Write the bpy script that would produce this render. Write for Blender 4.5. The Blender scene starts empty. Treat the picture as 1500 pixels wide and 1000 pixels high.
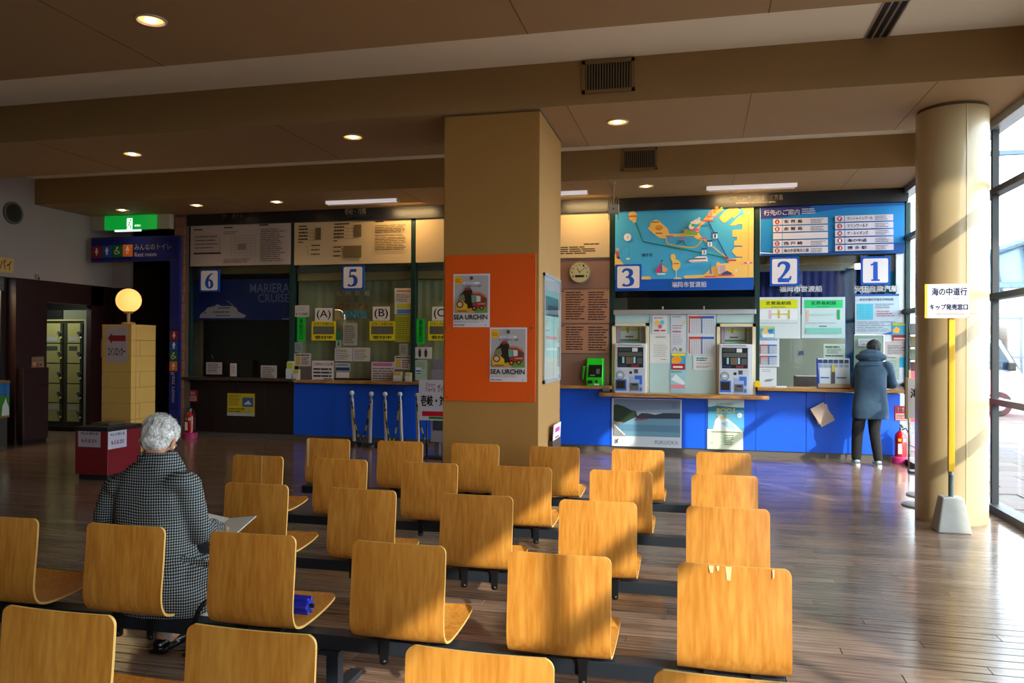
import bpy, bmesh, math, random
from mathutils import Vector, Matrix
random.seed(7)
sc = bpy.context.scene
COL = sc.collection
PI = math.pi

# ------------------------------------------------------------------ camera, sky, sun, exposure
F, PIT, YAW, ROLL, H = 1150., .0056, .2326, .0053, 1.6
_s, _c = math.sin(YAW), math.cos(YAW); _sp, _cp = math.sin(PIT), math.cos(PIT); _sr, _cr = math.sin(ROLL), math.cos(ROLL)
fwd = Vector((-_s*_cp, _c*_cp, _sp)); r0 = Vector((_c, _s, 0)); u0 = Vector((_s*_sp, -_c*_sp, _cp))
rt = _cr*r0 + _sr*u0; up = -_sr*r0 + _cr*u0
cam_d = bpy.data.cameras.new('camera'); cam = bpy.data.objects.new('camera', cam_d); COL.objects.link(cam)
m = Matrix((rt, up, -fwd)).transposed().to_4x4(); m.translation = Vector((0, 0, H)); cam.matrix_world = m
cam_d.lens = F/1500*36; cam_d.sensor_width = 36; cam_d.clip_start = .05; cam_d.clip_end = 500
sc.camera = cam
sc.view_settings.view_transform = 'Standard'; sc.view_settings.look = 'None'
sc.view_settings.gamma = 1; sc.view_settings.use_curve_mapping = False
sc.view_settings.exposure = 1.35
w = bpy.data.worlds.new('sky'); sc.world = w; w.use_nodes = True
bg = w.node_tree.nodes['Background']; bg.inputs[0].default_value = (.80, .90, 1.0, 1); bg.inputs[1].default_value = 4.2
sund = bpy.data.lights.new('sun', 'SUN'); sund.energy = 2.3; sund.angle = .012; sund.color = (1, .93, .82)
sun = bpy.data.objects.new('sun', sund); COL.objects.link(sun)
SUN_DIR = Vector((-1, 1.36, -.81)).normalized()
sun.rotation_euler = SUN_DIR.to_track_quat('-Z', 'Y').to_euler(); sun.location = (8, 0, 8)

# ------------------------------------------------------------------ helpers
def ray(u, v):
    x, y = u-750, v-500
    a = (_cr*x+_sr*y)/F; b = -(-_sr*x+_cr*y)/F
    d = _cp-_sp*b; z = _sp+_cp*b
    return Vector((-_s*d+_c*a, _c*d+_s*a, z))
def atz(u, v, z): r = ray(u, v); return Vector((0, 0, H)) + r*((z-H)/r.z)
def aty(u, v, y): r = ray(u, v); return Vector((0, 0, H)) + r*(y/r.y)
def atx(u, v, x): r = ray(u, v); return Vector((0, 0, H)) + r*(x/r.x)

def lin(c):
    c = c.lstrip('#'); o = []
    for i in (0, 2, 4):
        v = int(c[i:i+2], 16)/255; o.append(v/12.92 if v <= .04045 else ((v+.055)/1.055)**2.4)
    return (*o, 1)
_mats = {}
def mat(name, color='888888', rough=.6, metal=0., emit=None, es=1., spec=.5, var=.0, scale=8., bump=0., coat=0.):
    if name in _mats: return _mats[name]
    M = bpy.data.materials.new(name); M.use_nodes = True; nt = M.node_tree; b = nt.nodes['Principled BSDF']
    col = lin(color) if isinstance(color, str) else (*color, 1)
    b.inputs['Base Color'].default_value = col; b.inputs['Roughness'].default_value = rough
    b.inputs['Metallic'].default_value = metal; b.inputs['Specular IOR Level'].default_value = spec
    b.inputs['Coat Weight'].default_value = coat
    M.diffuse_color = col
    if emit:
        b.inputs['Emission Color'].default_value = lin(emit); b.inputs['Emission Strength'].default_value = es
    if var or bump:
        tc = nt.nodes.new('ShaderNodeTexCoord'); n = nt.nodes.new('ShaderNodeTexNoise')
        n.inputs['Scale'].default_value = scale; n.inputs['Detail'].default_value = 5
        nt.links.new(tc.outputs['Object'], n.inputs['Vector'])
        if var:
            mx = nt.nodes.new('ShaderNodeMix'); mx.data_type = 'RGBA'
            mx.inputs['A'].default_value = tuple(max(0, x*(1-var)) for x in col[:3])+(1,)
            mx.inputs['B'].default_value = tuple(min(1, x*(1+var)) for x in col[:3])+(1,)
            nt.links.new(n.outputs[0], mx.inputs['Factor']); nt.links.new(mx.outputs['Result'], b.inputs['Base Color'])
        if bump:
            bp = nt.nodes.new('ShaderNodeBump'); bp.inputs['Strength'].default_value = bump; bp.inputs['Distance'].default_value = .01
            nt.links.new(n.outputs[0], bp.inputs['Height']); nt.links.new(bp.outputs[0], b.inputs['Normal'])
    _mats[name] = M; return M
def ink(hexc): return mat('ink '+hexc, hexc, .55, spec=.3)
def glass(name, tint=(1, 1, 1), refl=.6, base=.03):
    if name in _mats: return _mats[name]
    M = bpy.data.materials.new(name); M.use_nodes = True; nt = M.node_tree; nt.nodes.clear()
    o = nt.nodes.new('ShaderNodeOutputMaterial'); t = nt.nodes.new('ShaderNodeBsdfTransparent'); g = nt.nodes.new('ShaderNodeBsdfGlossy')
    t.inputs[0].default_value = (*tint, 1); g.inputs['Roughness'].default_value = .01
    lw = nt.nodes.new('ShaderNodeLayerWeight'); lw.inputs[0].default_value = .5; f = nt.nodes.new('ShaderNodeMath'); f.operation = 'POWER'; f.inputs[1].default_value = 5; nt.links.new(lw.outputs['Facing'], f.inputs[0])
    mm = nt.nodes.new('ShaderNodeMath'); mm.operation = 'MULTIPLY_ADD'; mm.inputs[1].default_value = refl; mm.inputs[2].default_value = base
    mx = nt.nodes.new('ShaderNodeMixShader')
    nt.links.new(f.outputs[0], mm.inputs[0]); nt.links.new(mm.outputs[0], mx.inputs[0])
    nt.links.new(t.outputs[0], mx.inputs[1]); nt.links.new(g.outputs[0], mx.inputs[2]); nt.links.new(mx.outputs[0], o.inputs[0])
    _mats[name] = M; return M

def tag(o, label=None, cat=None, group=None, kind=None):
    if label: o['label'] = label
    if cat: o['category'] = cat
    if group: o['group'] = group
    if kind: o['kind'] = kind
    return o
def thing(name, label, cat, loc=(0, 0, 0), group=None, rz=0):
    o = bpy.data.objects.new(name, None); COL.objects.link(o); o.location = loc; o.rotation_euler.z = rz
    o.empty_display_size = .1
    return tag(o, label, cat, group)

class MB:
    def __init__(s): s.v = []; s.f = []; s.m = []; s.mats = []; s.sm = []
    def mi(s, m):
        if m not in s.mats: s.mats.append(m)
        return s.mats.index(m)
    def face(s, pts, m, smooth=False):
        n = len(s.v); s.v += [tuple(p) for p in pts]; s.f.append(tuple(range(n, n+len(pts)))); s.m.append(s.mi(m)); s.sm.append(smooth)
    def mesh(s, V, Fc, m, smooth=False):
        n = len(s.v); s.v += [tuple(p) for p in V]; k = s.mi(m)
        for f in Fc: s.f.append(tuple(i+n for i in f)); s.m.append(k); s.sm.append(smooth)
    def box(s, x0, x1, y0, y1, z0, z1, m):
        V = [(x, y, z) for x in (x0, x1) for y in (y0, y1) for z in (z0, z1)]
        s.mesh(V, [(0, 1, 3, 2), (4, 6, 7, 5), (0, 4, 5, 1), (2, 3, 7, 6), (0, 2, 6, 4), (1, 5, 7, 3)], m); return s
    def obox(s, c, ax, ay, az, m):
        c = Vector(c); V = [c+Vector(ax)*i+Vector(ay)*j+Vector(az)*k for i in (-1, 1) for j in (-1, 1) for k in (-1, 1)]
        s.mesh(V, [(0, 1, 3, 2), (4, 6, 7, 5), (0, 4, 5, 1), (2, 3, 7, 6), (0, 2, 6, 4), (1, 5, 7, 3)], m); return s
    def tube(s, pts, r, n, m, cap=True, smooth=True):
        pts = [Vector(p) for p in pts]; R = r if isinstance(r, (list, tuple)) else [r]*len(pts)
        V = []; Fc = []; px = None
        for i, p in enumerate(pts):
            d = (pts[min(i+1, len(pts)-1)]-pts[max(i-1, 0)]).normalized()
            if px is None: px = d.orthogonal().normalized()
            else: px = (px-d*px.dot(d)).normalized()
            q = d.cross(px)
            for k in range(n):
                a = 2*PI*k/n; V.append(p+(px*math.cos(a)+q*math.sin(a))*R[i])
        for i in range(len(pts)-1):
            for k in range(n):
                a, b = i*n+k, i*n+(k+1) % n; Fc.append((a, b, b+n, a+n))
        s.mesh(V, Fc, m, smooth)
        if cap: s.face([V[k] for k in range(n)][::-1], m); s.face(V[-n:], m)
        return s
    def lathe(s, prof, c, n, m, smooth=True):
        V = []; Fc = []
        for r, z in prof:
            for k in range(n): V.append((c[0]+r*math.cos(2*PI*k/n), c[1]+r*math.sin(2*PI*k/n), c[2]+z))
        for i in range(len(prof)-1):
            for k in range(n):
                a, b = i*n+k, i*n+(k+1) % n; Fc.append((a, b, b+n, a+n))
        s.mesh(V, Fc, m, smooth); s.face(V[:n][::-1], m); s.face(V[-n:], m); return s
    def prism(s, poly, o, U, Vv, N, m):
        o, U, Vv, N = map(Vector, (o, U, Vv, N)); A = [o+U*x+Vv*y for x, y in poly]; B = [p+N for p in A]; n = len(A)
        s.face(A, m); s.face(B[::-1], m)
        for i in range(n): j = (i+1) % n; s.face([A[j], A[i], B[i], B[j]], m)
        return s
    def ball(s, c, r, m, n=16, k=10):
        rx = r if isinstance(r, (tuple, list)) else (r, r, r); V = []; Fc = []
        for i in range(k+1):
            t = PI*i/k
            for j in range(n):
                a = 2*PI*j/n; V.append((c[0]+rx[0]*math.sin(t)*math.cos(a), c[1]+rx[1]*math.sin(t)*math.sin(a), c[2]+rx[2]*math.cos(t)))
        for i in range(k):
            for j in range(n):
                a, b = i*n+j, i*n+(j+1) % n; Fc.append((a, a+n, b+n, b))
        s.mesh(V, Fc, m, True); return s
    def build(s, name, parent=None, bevel=0., kind=None, label=None):
        me = bpy.data.meshes.new(name); me.from_pydata(s.v, [], s.f)
        for mt in s.mats: me.materials.append(mt)
        me.polygons.foreach_set('material_index', s.m); me.polygons.foreach_set('use_smooth', s.sm)
        bm = bmesh.new(); bm.from_mesh(me); bmesh.ops.remove_doubles(bm, verts=bm.verts, dist=1e-5)
        if name not in ('print',): bmesh.ops.recalc_face_normals(bm, faces=bm.faces)
        for e in bm.edges:
            if len(e.link_faces) == 2 and e.calc_face_angle(0) > .7: e.smooth = False
        bm.to_mesh(me); bm.free()
        o = bpy.data.objects.new(name, me); COL.objects.link(o)
        if parent: o.parent = parent
        if kind: o['kind'] = kind
        if label: o['label'] = label
        if bevel:
            b = o.modifiers.new('bevel', 'BEVEL'); b.width = bevel; b.segments = 2; b.limit_method = 'ANGLE'
        return o
def rel(o, parent):            # keep a world-built mesh in place under a parent that sits at its base
    o.parent = parent; o.matrix_parent_inverse = Matrix.Translation(-Vector(parent.location)) if not parent.rotation_euler.z else (Matrix.Translation(parent.location) @ Matrix.Rotation(parent.rotation_euler.z, 4, 'Z')).inverted()
    return o
def struct(o): o['kind'] = 'structure'; return o

_txt = {}
def text_geo(t, bold):
    k = (t, bold)
    if k not in _txt:
        asc = all(ord(ch) < 128 for ch in t)
        cu = bpy.data.curves.new('t', 'FONT'); cu.body = t; cu.size = 1; cu.offset = bold if asc else 0; cu.resolution_u = 3; cu.space_line = 1.0
        ob = bpy.data.objects.new('t', cu); COL.objects.link(ob); bpy.context.view_layer.update()
        me = bpy.data.meshes.new_from_object(ob.evaluated_get(bpy.context.evaluated_depsgraph_get()))
        V = [(v.co.x, v.co.y) for v in me.vertices]; Fc = [tuple(p.vertices) for p in me.polygons]
        bpy.data.objects.remove(ob); bpy.data.curves.remove(cu); bpy.data.meshes.remove(me)
        if not asc and bold > 0:      # heavier strokes for the kanji: shifted copies
            nV = len(V); V0, F0 = list(V), list(Fc)
            for dx, dy in ((bold*1.1, 0), (-bold*1.1, 0), (0, bold*.8), (0, -bold*.8)):
                k0 = len(V); V += [(a+dx, b+dy) for a, b in V0]; Fc += [tuple(i+k0 for i in f) for f in F0]
        xs = [a for a, b in V] or [0, 1]; ys = [b for a, b in V] or [0, 1]
        x0, x1, y0, y1 = min(xs), max(xs), min(ys), max(ys)
        V = [((a-x0)/max(x1-x0, 1e-4), (b-y0)/max(y1-y0, 1e-4)) for a, b in V]
        _txt[k] = (V, Fc)
    return _txt[k]
def smooth_path(pts, n=6):
    out = []; P = [pts[0]]+list(pts)+[pts[-1]]
    for i in range(1, len(P)-2):
        for k in range(n):
            t = k/n; out.append(tuple(.5*((2*b)+(-a+c)*t+(2*a-5*b+4*c-d)*t*t+(-a+3*b-3*c+d)*t**3) for a, b, c, d in zip(P[i-1], P[i], P[i+1], P[i+2])))
    out.append(tuple(pts[-1])); return out
DIG = {
 '1': [[(.5, .98, .17), (.5, .5, .18), (.5, .02, .18)], [(.24, .025, .05), (.76, .025, .05)], [(.2, .82, .04), (.36, .86, .07), (.5, .95, .1)]],
 '2': [[(.12, .74, .07), (.2, .9, .1), (.45, .955, .10), (.68, .85, .19), (.68, .66, .17), (.5, .42, .11), (.3, .22, .08), (.12, .1, .08)], [(.09, .075, .15), (.8, .075, .15)], [(.8, .09, .11), (.9, .28, .03)]],
 '3': [[(.10, .79, .06), (.22, .92, .10), (.45, .955, .10), (.66, .85, .18), (.66, .68, .17), (.50, .55, .08), (.32, .52, .05)], [(.36, .53, .05), (.58, .50, .12), (.75, .34, .2), (.70, .15, .16), (.50, .05, .09), (.25, .05, .09), (.12, .12, .15)]],
 '5': [[(.31, .95, .06), (.24, .52, .05)], [(.30, .92, .14), (.78, .92, .14)], [(.24, .54, .05), (.45, .61, .1), (.68, .5, .18), (.74, .31, .2), (.65, .13, .17), (.42, .045, .08), (.22, .05, .08), (.13, .13, .14)]],
 '6': [[(.82, .95, .04), (.6, .88, .08), (.38, .70, .15), (.26, .42, .19), (.31, .18, .17), (.5, .05, .07), (.69, .14, .15), (.74, .31, .17), (.66, .48, .14), (.5, .55, .07), (.35, .47, .05)]]}

class Sheet:
    """A flat board or paper; prints are given in the photo-pixel frame of the board's own rectangle."""
    allsheets = []
    def __init__(s, name, label, cat, rect, plane, color, group=None, th=.004, parent=None, m=None, axis='y', labels=None):
        s.x0, s.y0, s.x1, s.y1 = rect; f = aty if axis == 'y' else atx; xm, ym = (s.x0+s.x1)/2, (s.y0+s.y1)/2
        a, b = f(s.x0, ym, plane), f(s.x1, ym, plane); zt, zb = f(xm, s.y0, plane).z, f(xm, s.y1, plane).z
        s.TL = Vector((a.x, a.y, zt)); s.TR = Vector((b.x, b.y, zt)); s.BL = Vector((a.x, a.y, zb)); s.BR = Vector((b.x, b.y, zb))
        s.setup(name, label, cat, color, group, th, parent, m)
    def setup(s, name, label, cat, color, group, th, parent, m):
        s.N = -((s.TR-s.TL).cross(s.BL-s.TL)).normalized(); s.base = m or ink(color)
        o = (s.BL+s.BR)/2; s.o = o
        b = MB(); q = [s.TL-o, s.TR-o, s.BR-o, s.BL-o]; k = [p-s.N*th for p in q]
        b.face(q, s.base); b.face(k[::-1], s.base)
        for i in range(4): j = (i+1) % 4; b.face([q[i], k[i], k[j], q[j]], s.base)
        s.ob = b.build(name)
        if parent is not None: s.ob.location = o; rel(s.ob, parent); 
        else: s.ob.location = o; tag(s.ob, label, cat, group)
        s.p = MB(); s.lv = 0; Sheet.allsheets.append(s); s.done_ = False
    def P(s, x, y, l=None):
        u = (x-s.x0)/(s.x1-s.x0); v = (y-s.y0)/(s.y1-s.y0)
        return (s.TL*(1-u)+s.TR*u)*(1-v)+(s.BL*(1-u)+s.BR*u)*v+s.N*(.0012*(s.lv if l is None else l))-s.o
    def nx(s): s.lv += 1
    def rect(s, x0, y0, x1, y1, c, up=True):
        if up: s.lv += 1
        s.p.face([s.P(x0, y0), s.P(x0, y1), s.P(x1, y1), s.P(x1, y0)], ink(c)); return s
    def poly(s, pts, c, up=True):
        if up: s.lv += 1
        s.p.face([s.P(*q) for q in pts], ink(c)); return s
    def disc(s, x, y, r, c, ry=None, up=True):
        ry = ry or r; return s.poly([(x+r*math.cos(t*PI/8), y+ry*math.sin(t*PI/8)) for t in range(16)], c, up)
    def stroke(s, pts, c, w=None, smooth=True):
        s.lv += 1
        if w is not None: pts = [(x, y, w) for x, y in pts]
        P = smooth_path(pts, 5) if smooth and len(pts) > 2 else pts
        L = []; 
        for i, (x, y, ww) in enumerate(P):
            a, b = P[max(i-1, 0)], P[min(i+1, len(P)-1)]; dx, dy = b[0]-a[0], b[1]-a[1]; n = math.hypot(dx, dy) or 1
            L.append(((x-dy/n*ww/2, y+dx/n*ww/2), (x+dy/n*ww/2, y-dx/n*ww/2)))
        for (a, b), (d, e) in zip(L, L[1:]): s.p.face([s.P(*a), s.P(*d), s.P(*e), s.P(*b)], ink(c))
        return s
    def text(s, t, x0, y0, x1, y1, c, bold=.012):
        s.lv += 1; V, Fc = text_geo(t, bold)
        s.p.mesh([s.P(x0+(x1-x0)*a, y1+(y0-y1)*b) for a, b in V], Fc, ink(c)); return s
    def lines(s, x0, y0, x1, y1, n, c='333333', fill=.42, words=True, ragged=.3, seed=None):
        s.lv += 1; R = random.Random(seed if seed is not None else int(x0*7+y0*13)); dy = (y1-y0)/n
        for i in range(n):
            ya = y0+dy*i+dy*(1-fill)/2; yb = ya+dy*fill; xe = x1-(x1-x0)*R.random()*ragged; x = x0
            while x < xe-.3:
                ln = min((x1-x0)*R.uniform(.12, .45), xe-x); s.p.face([s.P(x, ya), s.P(x, yb), s.P(x+ln, yb), s.P(x+ln, ya)], ink(c))
                x += ln+max(.35, (x1-x0)*.025)
        return s
    def grid(s, x0, y0, x1, y1, nx, ny, c, w=.35):
        s.lv += 1
        for i in range(nx+1):
            x = x0+(x1-x0)*i/nx; s.p.face([s.P(x-w/2, y0), s.P(x-w/2, y1), s.P(x+w/2, y1), s.P(x+w/2, y0)], ink(c))
        for i in range(ny+1):
            y = y0+(y1-y0)*i/ny; s.p.face([s.P(x0, y-w/2), s.P(x0, y+w/2), s.P(x1, y+w/2), s.P(x1, y-w/2)], ink(c))
        return s
    def digit(s, d, x0, y0, x1, y1, c):
        for st in DIG[d]: s.stroke([(x0+(x1-x0)*x, y1+(y0-y1)*y, (ww*1.4+.03)*(x1-x0)) for x, y, ww in st], c)
        return s
    def finish(s):
        if s.p.f and not s.done_: o = s.p.build('print'); o.parent = s.ob
        s.done_ = True

# ------------------------------------------------------------------ materials
M_ceil = mat('ceiling paint', 'a5845a', .75, var=.04, scale=3)
M_recess = mat('recess paint', 'f2e6d0', .8)
M_beam = mat('beam face paint', '927245', .75, var=.05, scale=2)
M_pillar = mat('pillar paint', 'a07638', .65, var=.06, scale=3)
M_column = mat('column panel', 'b8a27a', .28, var=.03, scale=2, coat=.3)
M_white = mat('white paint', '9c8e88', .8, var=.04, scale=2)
M_black = mat('black', '0b0b0d', .45)
M_header = mat('header black', '17191f', .35)
M_dkgreen = mat('dark green frame', '1d3a36', .35, metal=.3)
M_blue = mat('blue laminate', '0856d6', .38, var=.03, scale=3)
M_dkwood = mat('dark walnut', '1c0f0b', .5, var=.3, scale=12)
M_red = mat('dark red laminate', '2a0d0b', .5, var=.1, scale=5)
M_steel = mat('steel', '9aa0a4', .3, metal=.9)
M_grayst = mat('grey painted steel', '2a3038', .4, metal=.3)
M_alu = mat('aluminium', 'b9bdc2', .35, metal=.7)
M_frame = mat('window frame dark', '2a2c2f', .45, metal=.2)
M_frost = mat('pale teal panel', 'b5cfcc', .35, var=.03, scale=6)
M_mauve = mat('mauve brown panel', '8a6656', .45, var=.05, scale=4)
M_beigep = mat('beige lacquer panel', 'cdb48c', .4)
M_glassw = glass('window glass', (.96, .98, .97))
M_glassc = glass('counter glass', (.90, .95, .93), base=.01)

def wood(name, c1, c2, sx=1.5, rough=.4, axis='Z', rnd=True, coat=.15, amp=.16):
    M = bpy.data.materials.new(name); M.use_nodes = True; nt = M.node_tree; b = nt.nodes['Principled BSDF']; L = nt.links
    tc = nt.nodes.new('ShaderNodeTexCoord'); mp = nt.nodes.new('ShaderNodeMapping'); oi = nt.nodes.new('ShaderNodeObjectInfo')
    sca = {'Z': (9, 9, .9), 'X': (.9, 9, 9), 'Y': (9, .9, 9)}[axis]; mp.inputs['Scale'].default_value = tuple(x*sx for x in sca)
    L.new(tc.outputs['Object'], mp.inputs[0])
    mm = nt.nodes.new('ShaderNodeVectorMath'); mm.operation = 'ADD'; sc_ = nt.nodes.new('ShaderNodeMath'); sc_.operation = 'MULTIPLY'; sc_.inputs[1].default_value = 37
    L.new(oi.outputs['Random'], sc_.inputs[0]); L.new(mp.outputs[0], mm.inputs[0]); L.new(sc_.outputs[0], mm.inputs[1])
    n1 = nt.nodes.new('ShaderNodeTexNoise'); n1.inputs['Scale'].default_value = .8; n1.inputs['Detail'].default_value = 4; n1.inputs['Distortion'].default_value = .8
    L.new(mm.outputs[0], n1.inputs[0])
    wv = nt.nodes.new('ShaderNodeMath'); wv.operation = 'MULTIPLY'; wv.inputs[1].default_value = 26; L.new(n1.outputs[0], wv.inputs[0])
    sn = nt.nodes.new('ShaderNodeMath'); sn.operation = 'SINE'; L.new(wv.outputs[0], sn.inputs[0])
    n2 = nt.nodes.new('ShaderNodeTexNoise'); n2.inputs['Scale'].default_value = 9; n2.inputs['Detail'].default_value = 6; L.new(mm.outputs[0], n2.inputs[0])
    ad = nt.nodes.new('ShaderNodeMath'); ad.operation = 'MULTIPLY_ADD'; ad.inputs[1].default_value = amp; L.new(sn.outputs[0], ad.inputs[0]); L.new(n2.outputs[0], ad.inputs[2])
    cr = nt.nodes.new('ShaderNodeValToRGB'); cr.color_ramp.elements[0].position = .28; cr.color_ramp.elements[1].position = .74
    cr.color_ramp.elements[0].color = lin(c1); cr.color_ramp.elements[1].color = lin(c2); L.new(ad.outputs[0], cr.inputs[0])
    hs = nt.nodes.new('ShaderNodeHueSaturation'); mr = nt.nodes.new('ShaderNodeMapRange'); mr.inputs[3].default_value = .88; mr.inputs[4].default_value = 1.08
    L.new(oi.outputs['Random'], mr.inputs[0]); L.new(mr.outputs[0], hs.inputs['Value']); L.new(cr.outputs[0], hs.inputs['Color']); L.new(hs.outputs[0], b.inputs['Base Color'])
    b.inputs['Roughness'].default_value = rough; b.inputs['Coat Weight'].default_value = coat; b.inputs['Coat Roughness'].default_value = .25
    return M
M_ply = wood('beech plywood', 'bf7826', 'dc9a42', sx=.75, rough=.40, amp=.085)
M_plyedge = mat('plywood edge', 'd9ab5c', .5)
M_top = wood('counter wood', '8a5a28', 'c08a4a', axis='X', rough=.35)
M_slat = wood('pine slat', 'a57c3c', 'c99a52', axis='Z')

def floor_material():
    M = bpy.data.materials.new('dark plank floor'); M.use_nodes = True; nt = M.node_tree; b = nt.nodes['Principled BSDF']; L = nt.links
    ge = nt.nodes.new('ShaderNodeNewGeometry'); sp = nt.nodes.new('ShaderNodeSeparateXYZ'); L.new(ge.outputs['Position'], sp.inputs[0])
    def mth(op, a=None, bb=None, v=None):
        n = nt.nodes.new('ShaderNodeMath'); n.operation = op
        if a is not None: L.new(a, n.inputs[0])
        if bb is not None: L.new(bb, n.inputs[1])
        elif v is not None: n.inputs[1].default_value = v
        return n.outputs[0]
    row = mth('FLOOR', mth('DIVIDE', sp.outputs[1], v=.1)); off = mth('MULTIPLY', mth('FRACT', mth('MULTIPLY', row, v=.377)), v=1.8)
    pl = mth('FLOOR', mth('DIVIDE', mth('ADD', sp.outputs[0], off), v=1.8))
    cb = nt.nodes.new('ShaderNodeCombineXYZ'); L.new(row, cb.inputs[0]); L.new(pl, cb.inputs[1])
    wn = nt.nodes.new('ShaderNodeTexWhiteNoise'); L.new(cb.outputs[0], wn.inputs[0])
    mp = nt.nodes.new('ShaderNodeMapping'); mp.inputs['Scale'].default_value = (1.2, 22, 1); L.new(ge.outputs['Position'], mp.inputs[0])
    no = nt.nodes.new('ShaderNodeTexNoise'); no.inputs['Scale'].default_value = 2.2; no.inputs['Detail'].default_value = 6; L.new(mp.outputs[0], no.inputs[0])
    fac = mth('ADD', mth('MULTIPLY', wn.outputs[0], v=.20), mth('MULTIPLY', no.outputs[0], v=.85))
    cr = nt.nodes.new('ShaderNodeValToRGB'); cr.color_ramp.elements[0].position = .25; cr.color_ramp.elements[1].position = .85
    cr.color_ramp.elements[0].color = lin('44342a'); cr.color_ramp.elements[1].color = lin('9a7f6c'); L.new(fac, cr.inputs[0]); L.new(cr.outputs[0], b.inputs['Base Color'])
    n3 = nt.nodes.new('ShaderNodeTexNoise'); n3.inputs['Scale'].default_value = 1.3; n3.inputs['Detail'].default_value = 4; L.new(ge.outputs['Position'], n3.inputs[0])
    mr = nt.nodes.new('ShaderNodeMapRange'); mr.inputs[3].default_value = .10; mr.inputs[4].default_value = .24; L.new(n3.outputs[0], mr.inputs[0]); L.new(mr.outputs[0], b.inputs['Roughness'])
    fr = mth('FRACT', mth('DIVIDE', sp.outputs[1], v=.1)); gr = mth('MINIMUM', fr, mth('SUBTRACT', None, fr)) if False else mth('GREATER_THAN', fr, v=.05)
    hh = mth('ADD', mth('MULTIPLY', gr, v=.6), mth('MULTIPLY', no.outputs[0], v=.5))
    bp = nt.nodes.new('ShaderNodeBump'); bp.inputs['Strength'].default_value = .35; bp.inputs['Distance'].default_value = .004; L.new(hh, bp.inputs['Height']); L.new(bp.outputs[0], b.inputs['Normal'])
    return M
M_floor = floor_material()
ZS = 3.84; ZR = 4.25; XG = 2.85; XL = -10.43; YW = 12.0
# ------------------------------------------------------------------ the setting
YB = -4.0      # wall behind the camera
f_ob = struct(MB().box(-14.5, XG+.02, YB, 16.6, -.30, -.012, mat('floor gap', '17100c', .7)).build('floor'))
# planks: the near ones one by one, the rest joined
def plank_mesh(L):
    b = MB(); b.box(0, L-.0015, 0, .0955, -.012, 0, M_floor); me_ob = b.build('plank'); me = me_ob.data; bpy.data.objects.remove(me_ob)
    bm = bmesh.new(); bm.from_mesh(me); e = [x for x in bm.edges if all(v.co.z > -.001 for v in x.verts)]
    bmesh.ops.bevel(bm, geom=e, offset=.003, segments=1, affect='EDGES'); bm.to_mesh(me); bm.free(); return me
PM = plank_mesh(1.8); stuffb = MB(); XF0, XF1 = -14.4, XG-.02
for r in range(int(-4/.1), int(16.5/.1)):
    y = r*.1+.003; off = ((r*.377) % 1)*1.8; k = math.floor((XF0+off)/1.8)
    while k*1.8-off < XF1:
        x0 = k*1.8-off; a, b_ = max(x0, XF0), min(x0+1.8, XF1); k += 1
        if b_-a < .05: continue
        xm = (a+b_)/2
        if 1.7 < y < 5.0 and a > -4.6 and b_ < XF1-.01 and b_-a > 1.75:
            o = bpy.data.objects.new('plank', PM); COL.objects.link(o); o.location = (x0, y, 0); o.parent = f_ob
        elif y > 0: stuffb.box(a, b_-.0015, y, y+.0955, -.012, 0, M_floor)
        else: stuffb.box(a, b_-.0015, y, y+.0955, -.012, 0, M_floor)
o = stuffb.build('plank_field', f_ob, kind='stuff')

# ceiling: flat soffit with two lighter recesses; the beam faces carry the grilles
b = MB(); XC = 2.76
for y0, y1 in ((YB, 5.5), (7.22, 8.75), (10.55, 12.5)): b.box(-14.5 if y0 < 10 else XL, XC, y0, y1, ZS, ZS+.5, M_ceil)
struct(b.build('ceiling'))
b = MB()
for y0, y1 in ((5.5, 7.22), (8.75, 10.55)): b.box(-14.5, XC, y0, y1, ZR, ZR+.1, M_recess)
struct(b.build('ceiling_recess'))
b = MB()
for y in (7.22, 10.55): b.box(-14.5 if y < 9 else XL+.001, XC+.001, y-.004, y, ZS-.001, ZR, M_beam)
struct(b.build('trim_1'))
# expansion joints in the soffit
b = MB()
for x in (-7.2, -4.2, -1.2, .45, 1.95):
    for y0, y1 in ((YB, 5.5), (7.23, 8.75), (10.56, 11.9)): b.box(x, x+.006, y0, y1, ZS-.002, ZS+.001, mat('joint', '5d4a30', .8))
struct(b.build('trim_2'))
struct(MB().box(-14.6, XG+.2, YB, 16.7, ZR+.1, ZR+.3, M_beam).build('roof'))
struct(MB().box(XC, XC+.03, YB, 12.5, ZS-.0, ZR+.12, M_beam).box(XC+.03, XG+.14, YB, 12.5, ZS+.10, ZR, M_alu).build('trim_3'))

struct(MB().box(-14.6, XG+.2, YB-.2, YB, -.3, ZR+.2, mat('rear wall', '2c2620', .8)).build('wall_back'))
b = MB(); b.box(XL-.2, XL, YB, 9.0, 0, ZS+.4, M_white); b.box(XL-.25, XL, 9.0, 12.42, 2.63, ZR+.05, M_white); struct(b.build('wall_left'))
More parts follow.
